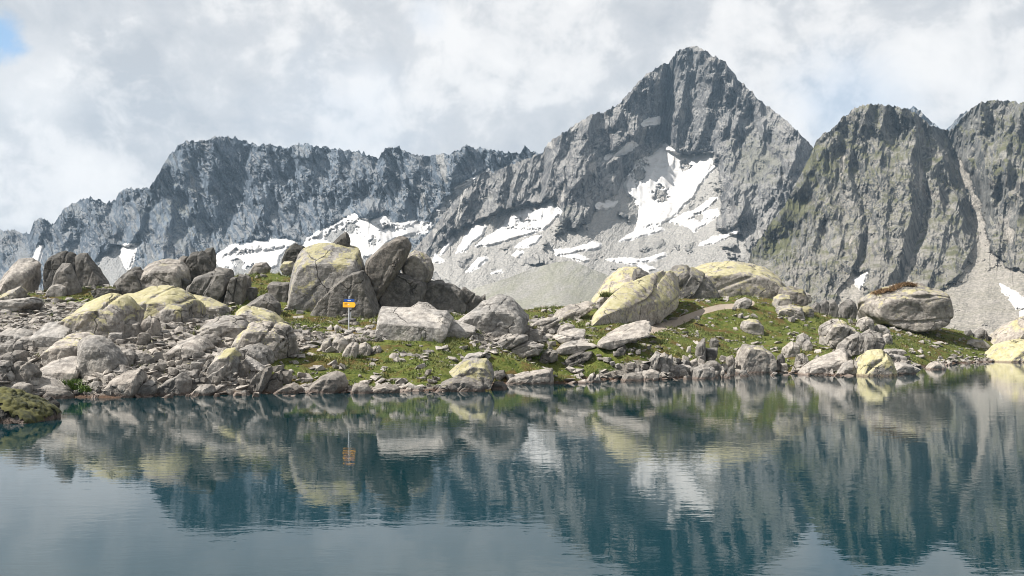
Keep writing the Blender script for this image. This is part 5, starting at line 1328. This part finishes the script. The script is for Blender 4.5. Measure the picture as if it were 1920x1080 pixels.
# ------------------------------------------------------------------ signpost
M_steel = simple_material('galvanised_steel', C3(0.36, 0.38, 0.40), C3(0.50, 0.52, 0.54), 8.0, 0.5, 0, 0.0)
M_yel = simple_material('yellow_enamel', C3(0.78, 0.36, 0.015), C3(0.82, 0.40, 0.02), 3.0, 0.4)
M_blu = simple_material('blue_enamel', C3(0.007, 0.043, 0.216), C3(0.011, 0.058, 0.259), 3.0, 0.4)
M_wht = simple_material('white_paint', C3(0.518, 0.518, 0.518), C3(0.590, 0.590, 0.590), 3.0, 0.5)
M_blk = simple_material('black_print', C3(0.014, 0.014, 0.014), C3(0.025, 0.025, 0.025), 3.0, 0.6)


def bm_obj(name, bm, mat, parent, loc=(0, 0, 0)):
    me = bpy.data.meshes.new(name); bm.to_mesh(me); bm.free(); me.materials.append(mat)
    o = link(bpy.data.objects.new(name, me)); o.parent = parent; o.location = loc
    return o


def prism(pts, y0, y1):
    bm = bmesh.new()
    a = [bm.verts.new((x, y0, z)) for x, z in pts]; b = [bm.verts.new((x, y1, z)) for x, z in pts]
    bm.faces.new(a); bm.faces.new(b[::-1])
    for i in range(len(pts)):
        j = (i + 1) % len(pts)
        bm.faces.new((a[j], a[i], b[i], b[j]))
    bmesh.ops.recalc_face_normals(bm, faces=bm.faces)
    return bm


def cyl(r0, r1, z0, z1, seg=14, x=0, y=0):
    bm = bmesh.new()
    rings = []
    for rr, z in ((r0, z0), (r1, z1)):
        rings.append([bm.verts.new((x + rr * math.cos(2 * math.pi * k / seg), y + rr * math.sin(2 * math.pi * k / seg), z)) for k in range(seg)])
    for k in range(seg):
        bm.faces.new((rings[0][k], rings[0][(k + 1) % seg], rings[1][(k + 1) % seg], rings[1][k]))
    bm.faces.new(rings[1]); bm.faces.new(rings[0][::-1])
    return bm


dS = 61.0
foot = P3(653.5, 628.5, dS)
sp = link(bpy.data.objects.new('signpost', None)); sp.location = foot; sp.rotation_euler = (0, math.radians(1.4), math.radians(-24))
tag(sp, 'hiking signpost with a yellow and a blue arrow blade on a steel pole', 'signpost')
m_px = dS / F
H = (628.5 - 556) * m_px
bm_obj('pole', cyl(0.042, 0.042, -0.4, H), M_steel, sp)
bm_obj('cap', cyl(0.040, 0.020, H, H + 0.03), M_steel, sp)
zy = (628.5 - 571.5) * m_px; hh = 0.155
yb = bm_obj('yellow_blade', prism([(-0.44, -hh), (0.37, -hh), (0.43, -hh * 0.6), (0.47, 0), (0.43, hh * 0.6), (0.37, hh), (-0.44, hh)], -0.055, -0.040), M_yel, sp, (0.02, 0, zy))
zb = (628.5 - 563.8) * m_px; hb = 0.085
bb = bm_obj('blue_blade', prism([(-0.37, 0), (-0.33, -hb), (0.37, -hb), (0.37, hb), (-0.33, hb)], -0.055, -0.040), M_blu, sp, (0.02, 0, zb + 0.02))
# flat printing on the blades: thin dark lines of lettering (not legible in the photograph) and a white stripe
for k, (x0, x1, z) in enumerate(((-0.33, -0.10, 0.075), (-0.33, -0.14, 0.0), (-0.33, -0.06, -0.075))):
    bm_obj('print_line', prism([(x0, z - 0.012), (x1, z - 0.012), (x1, z + 0.012), (x0, z + 0.012)], -0.058, -0.0555), M_blk, yb)
bm_obj('print_line', prism([(-0.10, -0.02), (0.14, -0.02), (0.14, 0.02), (-0.10, 0.02)], -0.058, -0.0555), M_wht, bb)
for z in (zy, zb + 0.02):
    bm_obj('clamp', prism([(-0.05, -0.03), (0.05, -0.03), (0.05, 0.03), (-0.05, 0.03)], -0.0625, 0.05), M_steel, sp, (0, 0, z))
zs1 = (628.5 - 575) * m_px - 0.06; zs0 = (628.5 - 598) * m_px
bm_obj('marker_board', prism([(-0.045, zs0), (0.045, zs0), (0.045, zs1), (-0.045, zs1)], 0.035, 0.055), M_wht, sp, (0.085, 0, 0))
bm_obj('marker_band', prism([(-0.0455, 0), (0.0455, 0), (0.0455, 0.10), (-0.0455, 0.10)], 0.031, 0.058), M_blk, sp, (0.085, 0, zs0 + 0.45))

# ------------------------------------------------------------------ haze
hz, HN, hb_ = new_mat('haze_air')
HN.n.clear()
vo = HN.n.new('ShaderNodeVolumePrincipled'); vo.inputs['Color'].default_value = C3(0.52, 0.75, 1.0)
vo.inputs['Density'].default_value = 0.00009; vo.inputs['Anisotropy'].default_value = 0.1
ho = HN.n.new('ShaderNodeOutputMaterial'); HN.l.new(vo.outputs[0], ho.inputs['Volume'])
bm = bmesh.new()
x0, x1, y0, y1, z0, z1 = -2720, 2720, -2680, 2760, -120, 640
vs = [bm.verts.new(p) for p in ((x0, y0, z0), (x1, y0, z0), (x1, y1, z0), (x0, y1, z0), (x0, y0, z1), (x1, y0, z1), (x1, y1, z1), (x0, y1, z1))]
for f in ((3, 2, 1, 0), (4, 5, 6, 7), (0, 1, 5, 4), (1, 2, 6, 5), (2, 3, 7, 6), (3, 0, 4, 7)): bm.faces.new([vs[i] for i in f])
me = bpy.data.meshes.new('haze'); bm.to_mesh(me); bm.free(); me.materials.append(hz)
tag(link(bpy.data.objects.new('haze', me)), 'thin blue haze between the lake and the mountains', 'haze', kind='stuff')
tris = sum(len(m.loops) - 2 * len(m.polygons) for m in bpy.data.meshes)
print('TRIANGLES', tris, 'objects', len(bpy.data.objects))
